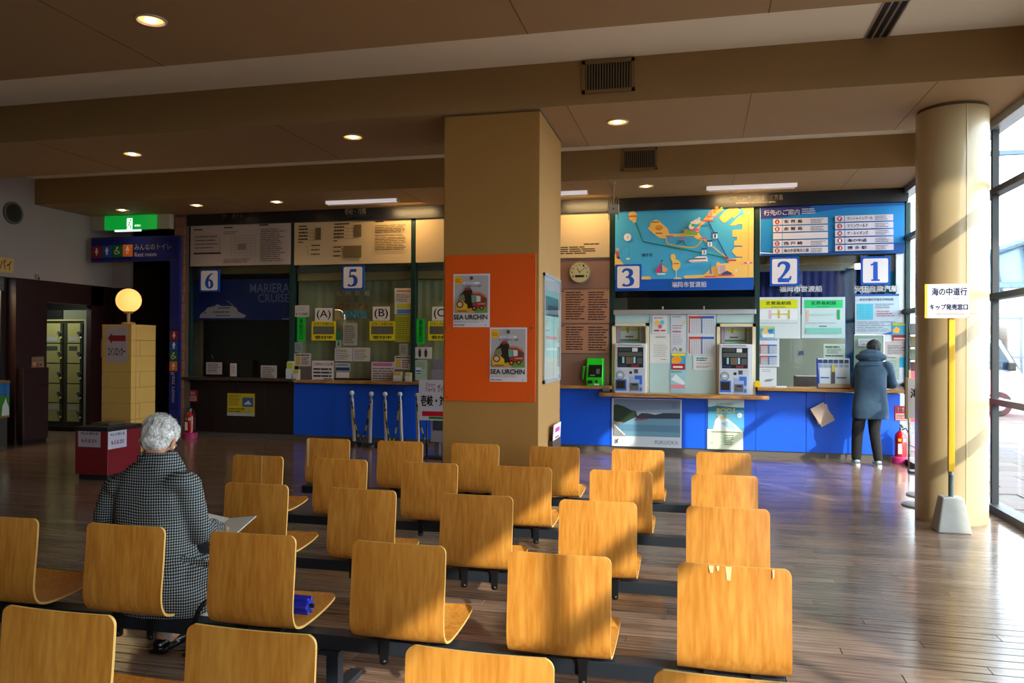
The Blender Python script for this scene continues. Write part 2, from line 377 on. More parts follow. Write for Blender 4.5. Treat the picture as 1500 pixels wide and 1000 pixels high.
# dark red lower wall with a locker alcove
b = MB(); b.box(XL-.22, XL-.02, 10.22, 10.83, 0, 2.64, M_red); b.box(XL-.22, XL-.02, 10.83, 12.1, 2.28, 2.64, M_red)
b.box(XL-.12, XL-.02, 11.80, 12.3, 0, 2.64, M_red)
struct(b.build('wall_alcove'))
b = MB(); b.box(-12.6, -12.5, 10.7, 12.6, 0, 2.7, M_red).box(-12.6, XL-.2, 12.5, 12.6, 0, 2.7, mat('alcove dark', '15100d', .7)).box(-12.6, XL-.23, 10.7, 10.78, 0, 2.7, M_red).box(-12.6, XL-.2, 10.8, 12.6, 2.64, 2.7, M_white)
struct(b.build('wall_locker_room'))
for nm_, loc_, e_, c_ in (('alcove light', (-11.3, 11.4, 2.6), 9, (.9, 1, .85)), ('shop light', (-11.1, 9.7, 2.55), 10, (1, .8, .5))):
    l = bpy.data.lights.new(nm_, 'AREA'); l.size = .5; l.energy = e_; l.color = c_; o = bpy.data.objects.new(nm_.replace(' ', '_'), l); COL.objects.link(o); o.location = loc_
# corridor beyond the rest room sign
b = MB(); M_cor = wood('corridor panelling', '1a0f0a', '2f1c10', rough=.5)
b.box(-10.7, -8.75, 14.4, 14.5, 0, 3.9, M_cor); b.box(-8.78, -8.7, 12.3, 14.5, 0, 3.9, M_cor); b.box(-10.75, -10.65, 12.42, 14.5, 0, 3.9, mat('corridor wall', '3a1a12', .6)); b.box(-10.7, -8.7, 12.42, 14.5, 3.86, 3.95, M_cor)
b.box(XL-.02, XL+.38, 12.30, 12.36, 2.62, 3.84, M_white)
struct(b.build('wall_corridor'))
# kiosk opening at the far left
b = MB(); b.box(-11.6, -11.5, 8.9, 10.3, 0, 2.7, M_dkwood).box(-11.5, XL-.2, 10.12, 10.22, 0, 2.63, M_dkwood).box(-11.5, XL-.2, 9.0, 9.06, 0, 2.63, M_dkwood)
struct(b.build('wall_kiosk'))

# counter wall: blue and dark fronts with recessed joints, kick strip
def ctr(px, py=600, Y=12.04): return aty(px, py, Y).x
xs = {p: ctr(p) for p in (277, 430, 520, 610, 700, 820, 894, 1033, 1107, 1181, 1252, 1328)}
b = MB(); X0, X1 = ctr(265), ctr(1330)
b.box(X0, XG-.06, 12.12, 12.4, 0, .95, M_dkwood)
struct(b.build('wall_counter'))
cf = struct(MB().box(X0, XG-.06, 12.10, 12.12, .07, .95, M_black).build('wall_counter_front'))
pxs = sorted(xs)
bl = [430, 520, 610, 700, 820, 894, 1033, 1107, 1181, 1252, 1328]; xs[1328] = XG-.07
for a, c in zip(bl, bl[1:]): 
    o = MB().box(xs[a]+.003, xs[c]-.003, 12.04, 12.10, .085, .95, M_blue).build('panel', cf, bevel=.002)
x = X0
for i in range(4):
    wd = (xs[430]-X0)/4; MB().box(x+.003, x+wd-.003, 12.04, 12.10, .085, .95, M_dkwood).build('panel', cf, bevel=.002); x += wd
struct(MB().box(X0, XG-.06, 12.07, 12.12, 0, .085, mat('kick strip', '5c554e', .5)).build('baseboard_counter'))

# header fascia over the counter windows
hx0, hx1 = aty(274, 320, 11.92).x, aty(1331, 285, 11.92).x
zhb = 3.645
hd = struct(MB().box(hx0, hx1, 11.92, 12.35, zhb, ZS, M_header).build('trim_header'))
struct(MB().box(hx0, XG-.02, 12.35, 12.5, zhb-.8, ZR, M_beam).build('wall_upper'))
# office behind the counter glass
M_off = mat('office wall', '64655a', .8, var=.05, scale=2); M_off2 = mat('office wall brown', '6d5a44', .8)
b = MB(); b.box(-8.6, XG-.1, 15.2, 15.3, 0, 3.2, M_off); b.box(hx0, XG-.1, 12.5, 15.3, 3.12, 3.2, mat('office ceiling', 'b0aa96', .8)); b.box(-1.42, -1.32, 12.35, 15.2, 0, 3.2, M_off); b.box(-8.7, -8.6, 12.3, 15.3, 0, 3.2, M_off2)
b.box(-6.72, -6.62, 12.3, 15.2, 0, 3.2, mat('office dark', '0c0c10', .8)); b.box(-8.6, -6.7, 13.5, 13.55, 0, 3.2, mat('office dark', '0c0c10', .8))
struct(b.build('wall_office'))

# glazed counter windows: mullions, panes
zwt = .95
divs = [(277, 3), (427, 7), (605, 8), (897, 7), (1109, 6), (1330, 6)]
for n, ((pa, wa), (pb, wb)) in enumerate(zip(divs, divs[1:])):
    xa, xb = aty(pa, 480, YW).x, aty(pb, 480, YW).x
    g = struct(MB().box(xa+.03, xb-.03, 12.055, 12.065, zwt+.05, 3.05, M_glassc).build('window_%d' % (6-n if n < 2 else 5-n)))
    MB().box(xa-.035, xa+.035, 11.985, 12.10, zwt, zhb, M_dkgreen).build('frame', g)
    if n == 4: MB().box(xb-.03, xb+.03, 11.985, 12.10, zwt, zhb, M_dkgreen).build('frame', g)

# pillar and round column
b = MB(); px0, px1, py0, py1 = -2.41, -1.462, 7.27, 8.45
pil = struct(b.box(px0, px1, py0, py1, 0, ZS, M_pillar).build('pillar', bevel=.006))
struct(MB().box(-2.9, -1.6, -2.4, -1.0, 0, ZS, M_pillar).build('added_shade_block', bevel=.006))  # unseen block added behind the camera to shade the dim side
struct(MB().box(px0-.004, px1+.004, py0-.004, py1+.004, ZS-.02, ZS-.004, mat('joint', '5d4a30')).build('trim_4'))
CX, CY, CR = 2.318, 8.13, .305
prof = [(CR, 0), (CR, 1.9), (CR-.006, 1.903), (CR-.006, 1.909), (CR, 1.912), (CR, ZS-.03), (CR+.0, ZS-.03)]
b = MB(); b.lathe(prof, (CX, CY, 0), 64, M_column); b.lathe([(CR-.01, 0), (CR-.01, .03)], (CX, CY, ZS-.032), 48, mat('joint', '5d4a30'))
a = math.radians(-83)
b.tube([(CX+(CR-.001)*math.cos(a), CY+(CR-.001)*math.sin(a), z) for z in (0, ZS-.03)], .006, 6, mat('seam', 'c9b78e', .4))
struct(b.build('column'))

# window wall on the sunlit side
ys = [-1.5, 1.05, 3.58, 6.11, 8.65, 11.2, 12.5]; zr = [.04, 1.08, 2.11, 3.14]
ww = struct(MB().box(XG+.005, XG+.015, YB, 12.5, .04, ZS+.2, M_glassw).build('window_glazing'))
for y in ys: MB().box(XG-.025, XG+.035, y-.025, y+.025, 0, ZS+.3, M_frame).build('mullion', ww)
for z in zr[1:]: MB().box(XG-.045, XG+.06, YB, 12.5, z-.03, z+.03, M_frame).build('transom', ww)
MB().box(XG-.07, XG+.08, YB, 12.5, 0, .075, M_frame).build('sill', ww)
MB().box(XG-.05, XG+.10, YB, 12.5, ZS-.08, ZS+.2, M_alu).build('header', ww)
struct(MB().box(2.95, 12.5, -.38, 5.2, 8.0, 8.3, mat('sun blocker grey', 'a8a49c', .8)).box(2.95, 3.15, -.38, 5.2, 4.6, 8.0, _mats['sun blocker grey']).build('sun_blocker_slab'))  # unseen slab and upright, added to keep sun off the upper counter wall
struct(MB().box(4.9, 5.6, -.8, 2.9, -.01, 4.4, _mats['sun blocker grey']).build('sun_blocker_box'))  # unseen box added outside to throw the broad shade on the floor
struct(MB().box(XG-.10, XG+.1, 12.42, 12.7, 0, ZR, M_alu).build('trim_5'))
struct(MB().box(2.72, 2.84, 12.04, 12.4, 1.0, ZS, M_alu).build('trim_6'))
pd = bpy.data.lights.new('window daylight portal', 'AREA'); pd.shape = 'RECTANGLE'; pd.size = 16.5; pd.size_y = ZS; pd.cycles.is_portal = True
po = bpy.data.objects.new('window_daylight_portal', pd); COL.objects.link(po); po.location = (XG+.12, 4.25, ZS/2); po.rotation_euler = Vector((-1, 0, 0)).to_track_quat('-Z', 'Z').to_euler()

# ground outside
M_pave = mat('plaza paving', '5e5652', .8, var=.12, scale=1.5)
gr = struct(MB().box(XG+.02, 80, -40, 90, -.3, -.012, M_pave).build('ground_outside'))
b = MB()
for j in range(0, 60):
    y = 7+j*.45
    for i in range(14):
        x = XG+.12+i*.9+(j % 2)*.45; b.box(x, x+.89, y, y+.44, -.012, -.002, mat('paver %d' % ((i*7+j*3) % 3), ('645a56', '574e4a', '6c635f')[(i*7+j*3) % 3], .8))
b.build('paver_field', gr, kind='stuff')
# ------------------------------------------------------------------ bench seating
def seat_mesh():
    path = smooth_path([(0, .754), (-.004, .68), (-.010, .60), (-.018, .52), (-.024, .45), (-.020, .395), (.004, .352), (.05, .334), (.11, .330), (.19, .333), (.27, .340), (.34, .350), (.385, .362), (.41, .374)], 3)
    n = len(path); hw = .213; th = .011; L = [0]
    for i in range(1, n): L.append(L[-1]+math.dist(path[i], path[i-1]))
    T = L[-1]; V = []; nu = 9; rc = .032
    def wdt(l):
        d = min(l, T-l); return hw if d >= rc else hw-rc+math.sqrt(max(0, rc*rc-(rc-d)**2))
    ext = [0]+[i for i in range(1, n-1)]+[n-1]
    rows = [(path[0], 0, (0, -1))]
    for i in range(n):
        a, c = path[max(i-1, 0)], path[min(i+1, n-1)]; dy, dz = c[0]-a[0], c[1]-a[1]; k = math.hypot(dy, dz)
        if i == 0: 
            for l in (.004, .010, .02, .032): pass
        rows.append((path[i], L[i], (dy/k, dz/k)))
    rows = rows[1:]; full = []
    for i in range(n-1):                         # refine the rounded ends
        (p, l, d), (q, l2, d2) = rows[i], rows[i+1]; sub = 4 if (l < rc or T-l2 < rc) else 1
        for k in range(sub): t = k/sub; full.append(((p[0]*(1-t)+q[0]*t, p[1]*(1-t)+q[1]*t), l*(1-t)+l2*t, d))
    full.append(rows[-1]); full[0] = (full[0][0], .0008, full[0][2]); full[-1] = (full[-1][0], T-.0008, full[-1][2])
    b = MB(); G = [[], []]
    for side in (0, 1):
        for (p, l, d) in full:
            wv = wdt(l); nrm = (-d[1], d[0]); r = []
            backness = max(0, min(1, (p[1]-.38)/.2))
            for j in range(nu):
                u = -1+2*j/(nu-1); off = (side-.5)*th; bow = .010*(1-u*u)*backness
                r.append((u*wv, p[0]+nrm[0]*off-bow, p[1]+nrm[1]*off-.004*(1-u*u)*(1-backness)))
            G[side].append(r)
    N = len(full)
    for side in (0, 1):
        flat = [q for r in G[side] for q in r]
        b.mesh(flat, [(i*nu+j, i*nu+j+1, (i+1)*nu+j+1, (i+1)*nu+j) for i in range(N-1) for j in range(nu-1)], M_ply, True)
    for j in (0, nu-1):
        for i in range(N-1): b.face([G[0][i][j], G[0][i+1][j], G[1][i+1][j], G[1][i][j]], M_plyedge)
    for i in (0, N-1):
        for j in range(nu-1): b.face([G[0][i][j], G[0][i][j+1], G[1][i][j+1], G[1][i][j]], M_plyedge)
    o = b.build('seat_shell'); me = o.data; bpy.data.objects.remove(o); return me
SEAT = seat_mesh()
bb = MB(); 
for sx in (-.09, .09): pass
bb.box(-.022, .022, .05, .20, .300, .327, M_black).box(-.018, .018, .055, .075, .21, .302, M_black).tube([(0, .065, .225), (0, .065, .205)], .016, 8, M_black)
bo = bb.build('clamp'); CLAMP = bo.data; bpy.data.objects.remove(bo)
lb = MB(); lb.box(-.028, .028, .10, .155, .02, .235, M_grayst).box(-.03, .03, -.10, .36, .012, .04, M_grayst).box(-.05, .05, .06, .19, .215, .232, M_grayst)
for yy in (-.08, .34): lb.lathe([(.022, 0), (.022, .012)], (0, yy, 0), 12, M_black)
lo = lb.build('leg', bevel=.003); LEG = lo.data; bpy.data.objects.remove(lo)
PITCH = .687
ROWS = [('A', .096, 2.10, 6, [1082, 702, 368.5, 87], 'plywood beam bench whose seat backs are cut by the lower edge of the frame'),
        ('B', .132, 3.165, 6, [1075, 819.3, 584.2, 370.5, 184.5], 'plywood beam bench on which the man in the checked jacket sits'),
        ('C', .152, 4.30, 6, [1065.7, 875.4, 698, 530.5, 375.5], 'plywood beam bench directly before the one with the seated man'),
        ('D', .169, 5.39, 6, [1060.8, 909.2, 764, 629, 498.3, 377.4], 'plywood beam bench in the fourth row, second from the square pillar'),
        ('E', .197, 6.525, 6, [1059.7, 934, 811.5, 695.5, 585.6, 479.8], 'plywood beam bench in the last row, right before the square pillar')]
def shell_x(row, i):
    r = ROWS[row]; return aty(r[4][i], 800, r[2]).x if i < len(r[4]) else r[1]-PITCH*i
for ri, (nm, X0r, Yr, n, pxs_, lab) in enumerate(ROWS):
    xs_ = [shell_x(ri, i) for i in range(n)]
    xm = sum(xs_)/n; t = thing('beam_bench', lab, 'bench', (xm, Yr+.12, 0), 'plywood seats on beams, five rows')
    for i, x in enumerate(xs_):
        o = bpy.data.objects.new('seat_shell', SEAT); COL.objects.link(o); o.parent = t; o.location = (x-xm, -.12, 0); o.rotation_euler.z = random.uniform(-.012, .012)
        for sx in (-.09, .09): o = bpy.data.objects.new('clamp', CLAMP); COL.objects.link(o); o.parent = t; o.location = (x-xm+sx, -.12, 0)
    bm_ = MB(); xa, xb = xs_[-1]-.30-xm, xs_[0]+.20-xm
    bm_.box(xa, xb, -.04, .045, .235, .300, M_grayst); bm_.box(xa-.006, xa, -.042, .047, .233, .302, M_black); bm_.box(xb, xb+.006, -.042, .047, .233, .302, M_black)
    bm_.build('beam', t, bevel=.004)
    for q in (0.0, 2.5, 5.0):
        o = bpy.data.objects.new('leg', LEG); COL.objects.link(o); o.parent = t; o.location = (xs_[0]-PITCH*q-xm-.02, -.12, 0)

M_worn = mat('worn veneer', 'e2c48c', .6)
def worn(row, i, strips):
    r = ROWS[row]; n = r[3]; xs_ = [shell_x(row, k) for k in range(n)]; xm = sum(xs_)/n
    tb = [o for o in bpy.data.objects if o.name.split('.')[0] == 'beam_bench'][row]; seat = [c for c in tb.children if c.name.startswith('seat_shell') and abs(c.location.x-(xs_[i]-xm)) < .01][0]
    b = MB()
    for x, w_, z0, z1 in strips: b.face([(x-w_, -.0195 if z0 < .7 else -.0165, z1), (x+w_, -.0195 if z0 < .7 else -.0165, z1), (x+w_*.6, -.0300 if z0 < .6 else -.021, z0), (x-w_*.5, -.0300 if z0 < .6 else -.021, z0)], M_worn)
    b.build('worn_patch', seat, kind='stuff')
worn(1, 0, [(-.085, .010, .725, .752), (-.06, .006, .735, .752), (-.02, .012, .700, .752), (.145, .004, .72, .752)])
worn(3, 5, [(.045, .004, .52, .752)])
worn(4, 5, [(-.185, .012, .50, .752)])

# ------------------------------------------------------------------ ceiling fittings
M_bulb = mat('lamp glow', 'ffd9a0', .4, emit='ffc98a', es=9)
M_ring = mat('lamp ring', 'c8c0b4', .35, metal=.3)
def downlight(px, py, lab, sz=.105, en=6):
    p = atz(px, py, ZS); t = thing('downlight', lab, 'ceiling light', p, 'recessed round downlights')
    MB().lathe([(sz, .0), (sz, -.008), (sz-.014, -.012), (sz-.02, -.004), (sz-.022, -.001)], (0, 0, 0), 32, M_ring).build('trim_ring', t)
    MB().lathe([(sz-.024, -.0012), (sz*.55, -.003), (.01, -.004)], (0, 0, 0), 24, mat('reflector', 'f0c88a', .3, emit='e8a860', es=.9)).build('reflector', t)
    MB().ball((0, 0, -.006), (.045, .045, .012), M_bulb).build('bulb', t)
    l = bpy.data.lights.new('downlight beam', 'SPOT'); l.energy = en; l.color = (1, .74, .42); l.spot_size = 2.1; l.spot_blend = .8; l.shadow_soft_size = .05
    o = bpy.data.objects.new('downlight_beam', l); COL.objects.link(o); o.parent = t; o.location = (0, 0, -.03)
for a in ((221, 29, 'largest round downlight, high in the ceiling on the dim side', .105), (517, 200, 'round downlight in the soffit beside the square pillar, towards the dim side', .11),
          (194, 225, 'round downlight in the soffit above the lamp on the block post', .11), (905, 178, 'round downlight between the square pillar and the round column', .11),
          (179, 307, 'round downlight right above the green exit light', .11), (288, 300, 'round downlight above counter window 6', .11),
          (405, 295, 'round downlight before the mullion between windows 6 and 5', .11), (946, 272, 'round downlight above the sea map board', .11)):
    downlight(*a)
def batten(pa, pb, lab, extend=0, warm=True, off=.35):
    a, c = atz(*pa, ZS), atz(*pb, ZS); y = (a.y+c.y)/2; x0, x1 = a.x-extend, c.x
    t = thing('ceiling_batten_light', lab, 'ceiling light', ((x0+x1)/2, y, ZS), 'white batten lights before the header'); h = (x1-x0)/2
    MB().box(-h, h, -.05, .05, -.045, 0, mat('batten white', 'dcd4d2', .4, emit='e8dcdc', es=.22)).build('housing', t, bevel=.008)
    MB().tube([(-h+.03, 0, -.058), (h-.03, 0, -.058)], .014, 10, mat('tube off', 'efe9e4', .3)).build('tube', t)
    MB().box(-h-.004, -h, -.052, .052, -.05, 0, M_alu).build('end_cap', t); MB().box(h, h+.004, -.052, .052, -.05, 0, M_alu).build('end_cap', t)
    if warm:
        l = bpy.data.lights.new('wall washer', 'AREA'); l.shape = 'RECTANGLE'; l.size = .7; l.size_y = .04; l.energy = 4.2; l.color = (1, .66, .28)
        o = bpy.data.objects.new('wall_washer', l); COL.objects.link(o); o.parent = t; o.location = (off, .28, -.03); o.rotation_euler = Vector((0, .45, -1)).to_track_quat('-Z', 'Z').to_euler()
batten((476, 294), (585, 292), 'white batten light above counter window 5', off=.5)
batten((800, 282), (861, 279), 'white batten light half hidden behind the square pillar', extend=.0, off=.15)
batten((1035, 273), (1167, 269), 'white batten light above the sea map and destination boards', off=-.1)

def grille(rect, Y, lab, n):
    a, c = aty(rect[0], rect[1], Y), aty(rect[2], rect[3], Y); x0, x1, z1, z0 = a.x, c.x, a.z, c.z; cx = (x0+x1)/2; cz = (z0+z1)/2; hx, hz = (x1-x0)/2, (z1-z0)/2
    t = thing('air_grille', lab, 'vent', (cx, Y-.006, cz), 'slatted air grilles on the beam faces')
    MB().box(-hx+.03, hx-.03, .0, .004, -hz+.03, hz-.03, M_black).build('backing', t)
    f = MB(); 
    for q in ((-hx, hx, hz-.03, hz), (-hx, hx, -hz, -hz+.03), (-hx, -hx+.03, -hz, hz), (hx-.03, hx, -hz, hz)): f.box(q[0], q[1], -.014, .002, q[2], q[3], mat('grille frame', '7a6038', .5))
    f.build('frame', t)
    for i in range(n): x = -hx+.03+(2*hx-.06)*(i+.5)/n; MB().box(x-.0025, x+.0025, -.012, 0, -hz+.03, hz-.03, mat('grille slat', '8c7550', .5)).build('slat', t)
grille((853, 91, 930, 133), 7.214, 'larger slatted grille on the nearer beam', 17)
grille((911, 219, 963, 248), 10.544, 'smaller slatted grille on the beam near the counter', 15)
sv = thing('slot_diffuser', 'long black slot air diffuser in the pale ceiling recess', 'vent', atz(1296, 32, ZR))
ax = atz(1296, 32, ZR); 
for dx in (-.06, 0, .06): MB().box(dx-.02, dx+.02, -.9, .9, -.004, .002, M_black).build('slot', sv)
for dx in (-.09, -.03, .03, .09): MB().box(dx-.006, dx+.006, -.9, .9, -.010, .002, M_alu).build('rail', sv)
# hanging antenna
p = atz(899, 267, ZS); t = thing('antenna', 'small beige antenna box hanging on a rod before the sea map', 'antenna', (p.x, p.y, ZS)); M_ant = mat('antenna grey', 'b6ab98', .5)
MB().lathe([(.03, 0), (.03, -.012), (.008, -.02)], (0, 0, 0), 16, M_ant).build('ceiling_plate', t)
zz = aty(899, 305, p.y).z-ZS
MB().tube([(0, 0, -.01), (0, 0, zz)], .006, 8, M_ant).build('rod', t)
bx = MB().box(-.075, .075, -.03, .03, zz-.075, zz+.05, M_ant).build('antenna_box', t, bevel=.006)
MB().box(-.012, .012, -.034, -.03, zz-.02, zz, mat('ink 444444', '444444')).build('emblem', bx)
for dx in (-.065, -.03, .035, .065): MB().tube([(dx, 0, zz-.16 if abs(dx) > .05 else zz-.09), (dx, 0, zz+.16)], .005, 8, mat('antenna rod', 'a8894e', .4)).build('aerial', t)

# white wall fittings on the dim side
p = atx(18, 312, XL); t = thing('porthole_vent', 'round dark vent high on the white wall', 'vent', p)
MB().tube([(-.0, 0, 0), (.03, 0, 0)], .175, 28, mat('vent rim', '54504a', .5)).build('rim', t); MB().tube([(.03, 0, 0), (.034, 0, 0)], .14, 28, M_black).build('opening', t)
p = atx(53, 405, XL); t = tag(MB().box(-.0, .05, -.03, .03, -.03, .03, M_alu).box(.05, .06, -.012, .012, -.05, -.01, M_black).build('door_sensor'), 'tiny grey sensor at the foot of the white wall', 'sensor'); t.location = p
s = Sheet('wall_sign', 'cream sign with red katakana low on the white wall', 'sign', (-22, 376, 20, 398), XL+.03, 'c9a862', axis='x', th=.02)
s.text('ンパイ', -10, 379, 17, 394, '8e1f1a', .02)
# ------------------------------------------------------------------ counter tops
def worktop(name, label, pa, pb, ya, yb, yf, th, m, rr=.0, back=12.3):
    a, c = aty(pa, ya, yf), aty(pb, yb, yf); z = (a.z+c.z)/2; x0, x1 = a.x, c.x; d = back-yf
    t = thing(name, label, 'counter top', ((x0+x1)/2, yf, z-th))
    h = (x1-x0)/2; pts = []
    if rr:
        for k in range(9): q = PI/2*k/8; pts.append((-h+rr-rr*math.cos(q), rr-rr*math.sin(q)))
        for k in range(9): q = PI/2*k/8; pts.append((h-rr+rr*math.sin(q), rr-rr*math.cos(q)))
    else: pts = [(-h, 0), (h, 0)]
    pts += [(h, d), (-h, d)]
    MB().prism(pts, (0, 0, th), (1, 0, 0), (0, 1, 0), (0, 0, -th), m).build('board', t, bevel=.004)
    return t, z
M_dktop = wood('dark counter top', '2a1a10', '4a2f1c', axis='X', rough=.3)
t1, z1 = worktop('counter_top', 'dark brown counter top below window 6', 264, 429, 552, 555, 11.80, .045, M_dktop, .03)
t2, z2 = worktop('counter_top', 'wooden counter top running under windows marked A, B and C', 430, 700, 555.5, 562, 11.80, .045, M_top)
t3, z3 = worktop('counter_top', 'wooden counter top that carries the green telephone', 701, 896, 562.5, 565, 11.80, .045, M_top, back=11.995)
t4, z4 = worktop('counter_top', 'lower projecting wooden counter top under the two ticket machines', 876, 1128, 576, 580, 11.62, .05, M_top, .12, 12.05)
t5, z5 = worktop('counter_top', 'wooden counter top under windows 2 and 1', 1110, 1328, 568, 570.5, 11.80, .045, M_top)
MB().box(-.05, .05, -.0, .03, -.06, -.0, M_steel).build('bracket', t3).location = (aty(888, 566, 11.8).x-t3.location.x, -.02, .03)

# ------------------------------------------------------------------ header lettering
hd_s = Sheet('header_board', None, None, (275, 301, 1330, 302), 11.918, '17191f', parent=hd, th=.001)
hd_s.x0, hd_s.x1 = 275, 1330
def hdr(t, x0, y0, x1, y1, c, **k):   # lettering on the header, each at its own pixel height
    a = aty(x0, (y0+y1)/2, 11.915); d = aty(x1, (y0+y1)/2, 11.915); zt = aty((x0+x1)/2, y0, 11.915).z; zb = aty((x0+x1)/2, y1, 11.915).z
    V, Fc = text_geo(t, .015); b = MB(); b.mesh([(a.x+(d.x-a.x)*u, 11.915, zb+(zt-zb)*v) for u, v in V], Fc, ink(c)); o = b.build('lettering'); o.parent = hd; return o
Sheet.allsheets.remove(hd_s); bpy.data.objects.remove(hd_s.ob)
hdr('博多湾クルーズ', 326, 313, 369, 320, 'a89a88'); hdr('壱岐・対馬', 505, 305, 536, 314, 'efe6d8'); hdr('・・・・ ・・・', 511, 315, 535, 317, 'cfc6b8')
hdr('志賀島・海の中道・玄界島', 1068, 286, 1147, 294, 'd8c6ae'); hdr('SHIKANOSHIMA  UMINONAKAMICHI  GENKAI', 1078, 295.5, 1136, 297.5, 'c8b69e')

# ------------------------------------------------------------------ boards over the windows
YP = 11.97
s = Sheet('notice_board', 'grey-white timetable board above window 6', 'board', (279, 328.5, 425.5, 388.5), YP, 'b8a79c', 'information boards over the counter windows', th=.03)
for x, t in ((284, 3), (329, 3), (381, 3)): s.rect(x, 333.5-(x-284)*.04, x+13, 335.5-(x-284)*.04, '4a3a34')
s.grid(285, 342, 324, 366, 3, 5, '7a675c'); s.rect(284, 368.5, 325, 371, '3a2c26')
for i in range(4): s.lines(287, 343+i*5.5, 322, 347+i*5.5, 1, '6a564c', .4)
s.grid(340, 345, 375, 378, 6, 8, '83706a', .3); s.lines(329, 338, 352, 343, 2, '6a564c'); s.lines(329, 379, 375, 385, 3, '6a564c'); s.rect(350, 357, 362, 366, '8b776c')
s.lines(383, 336, 420, 384, 17, '6a564c', .4)
s = Sheet('notice_board', 'beige lacquered timetable board above window 5', 'board', (431, 321, 602, 386.5), YP, 'cdb48c', 'information boards over the counter windows', th=.03)
s.base.node_tree.nodes['Principled BSDF'].inputs['Roughness'].default_value = .35
for x in (438, 491, 551): s.rect(x, 328-(x-438)*.03, x+(12 if x != 491 else 22), 330-(x-438)*.03, '4a3820')
for i in range(4): s.lines(438, 332+i*5, 452, 335+i*5, 1, '4a3820', .8, ragged=0); s.lines(491, 330.5+i*5, 506, 333.5+i*5, 1, '4a3820', .8, ragged=0); s.rect(453, 335+i*5, 463, 335.4+i*5, '6a5230'); s.rect(507, 334+i*5, 522, 334.4+i*5, '6a5230')
s.rect(464, 332, 472, 350, '6b5a3c'); s.rect(522.5, 329.5, 531.5, 347.5, '6b5a3c'); s.rect(506, 360, 532, 377.5, '75633f'); s.lines(438, 352, 448, 354, 1, '4a3820', .8); s.lines(491, 351, 498, 353.5, 1, '4a3820', .8)
for i in range(3): s.lines(458, 357+i*6.5, 471, 359.5+i*6.5, 1, '4a3820', .7, ragged=0); s.lines(491, 360+i*6.5, 502, 363+i*6.5, 1, '4a3820', .7, ragged=0)
s.stroke([(449, 360), (453, 360), (453, 372), (457, 372)], '6a5230', .4, False); s.lines(552, 331, 596, 343, 5, '5a4626'); s.lines(552, 346, 596, 368, 9, '5a4626', ragged=.1)
s = Sheet('notice_board', 'blank beige lacquered board above window C', 'board', (609, 316.5, 735, 383), YP, 'cdb48c', 'information boards over the counter windows', th=.03)
s = Sheet('notice_board', 'beige lacquered board with small print above the wall clock', 'board', (741, 310, 893, 378), YP, 'cdb48c', 'information boards over the counter windows', th=.03)
s.lines(856, 357, 878, 360, 1, '3a2c1c', .6, ragged=0); s.lines(800, 361, 875, 373, 4, '3a2c1c', .5)

# sea map board
mp = Sheet('map_board', 'blue sea map board with yellow land and the figure 3 sign', 'board', (901, 304.5, 1104, 425), YP-.01, '46aee0', th=.05)
def A(pts): return [(820+x/5, 260+y/5) for x, y in pts]
def B(pts): return [(990+x/7.41, 295+y/7.41) for x, y in pts]
YL = 'f6c76a'
mp.rect(901, 408, 1104, 425, '0a55b8')
mp.poly(A([(505, 260), (512, 243), (532, 234), (555, 238), (570, 258), (568, 285), (562, 320), (540, 318), (535, 305), (515, 295)]), YL)
mp.poly(A([(652, 365), (668, 345), (672, 325), (700, 303), (725, 303), (800, 372), (812, 408), (820, 412), (900, 408), (960, 400), (1010, 430), (1040, 448), (1050, 460), (1010, 455), (990, 432), (880, 432), (800, 428), (780, 442), (740, 438), (690, 400), (668, 380)]), YL)
mp.poly(B([(300, 220), (355, 150), (425, 65), (540, 65), (520, 110), (440, 160), (400, 205), (330, 235), (270, 290), (262, 350), (300, 400), (250, 410), (220, 385), (235, 300)]), YL)
mp.poly(B([(480, 185), (600, 68), (660, 65), (710, 125), (640, 200), (620, 180), (540, 245), (520, 240), (485, 205)]), YL)
mp.poly(B([(680, 60), (843, 60), (843, 835), (100, 835), (108, 805), (320, 800), (410, 712), (448, 705), (452, 665), (485, 665), (490, 682), (590, 678), (560, 640), (700, 620), (725, 628), (725, 612), (665, 612), (620, 560), (620, 540), (650, 508), (725, 505), (725, 495), (640, 490), (637, 445), (670, 430), (670, 400), (620, 398), (620, 325), (725, 320), (725, 265), (680, 265), (650, 280), (590, 275), (680, 190), (745, 160), (735, 120)]), YL)
mp.poly(A([(600, 720), (668, 720), (680, 742), (600, 742)]), YL); mp.poly(A([(403, 545), (440, 590), (470, 625), (480, 640), (403, 640)]), YL)
mp.poly(A([(822, 572), (832, 558), (852, 560), (860, 580), (858, 598), (880, 605), (895, 625), (893, 655), (870, 682), (850, 680), (833, 655), (838, 620), (825, 598)]), YL); mp.poly(A([(843, 742), (855, 732), (890, 730), (905, 742)]), YL)
mp.rect(992.3, 395, 993.2, 406, 'd6e6ee')
gl, ye, nv = '0f7a5a', 'e8b420', '1c3f8a'
mp.stroke(A([(560, 318), (615, 462), (1230, 595)]), gl, 1.5, False); mp.stroke(A([(788, 440), (800, 480), (860, 498), (980, 515), (1025, 495), (1050, 455)]), ye, 1.5)
mp.stroke(A([(860, 488), (890, 478), (905, 458)]), gl, 1.1); mp.stroke(A([(915, 460), (922, 485), (940, 500)]), gl, 1.1)
mp.stroke(A([(1060, 455), (1225, 590)]), ye, 1.4, False); mp.stroke(A([(1095, 330), (1230, 590)]), nv, 1.4, False)
mp.disc(1066.3, 379.2, 2, 'c01f22'); mp.disc(920, 345.5, 5.6, 'f3eef0'); mp.stroke([(920, 348), (921, 343)], 'd04050', .8, False)
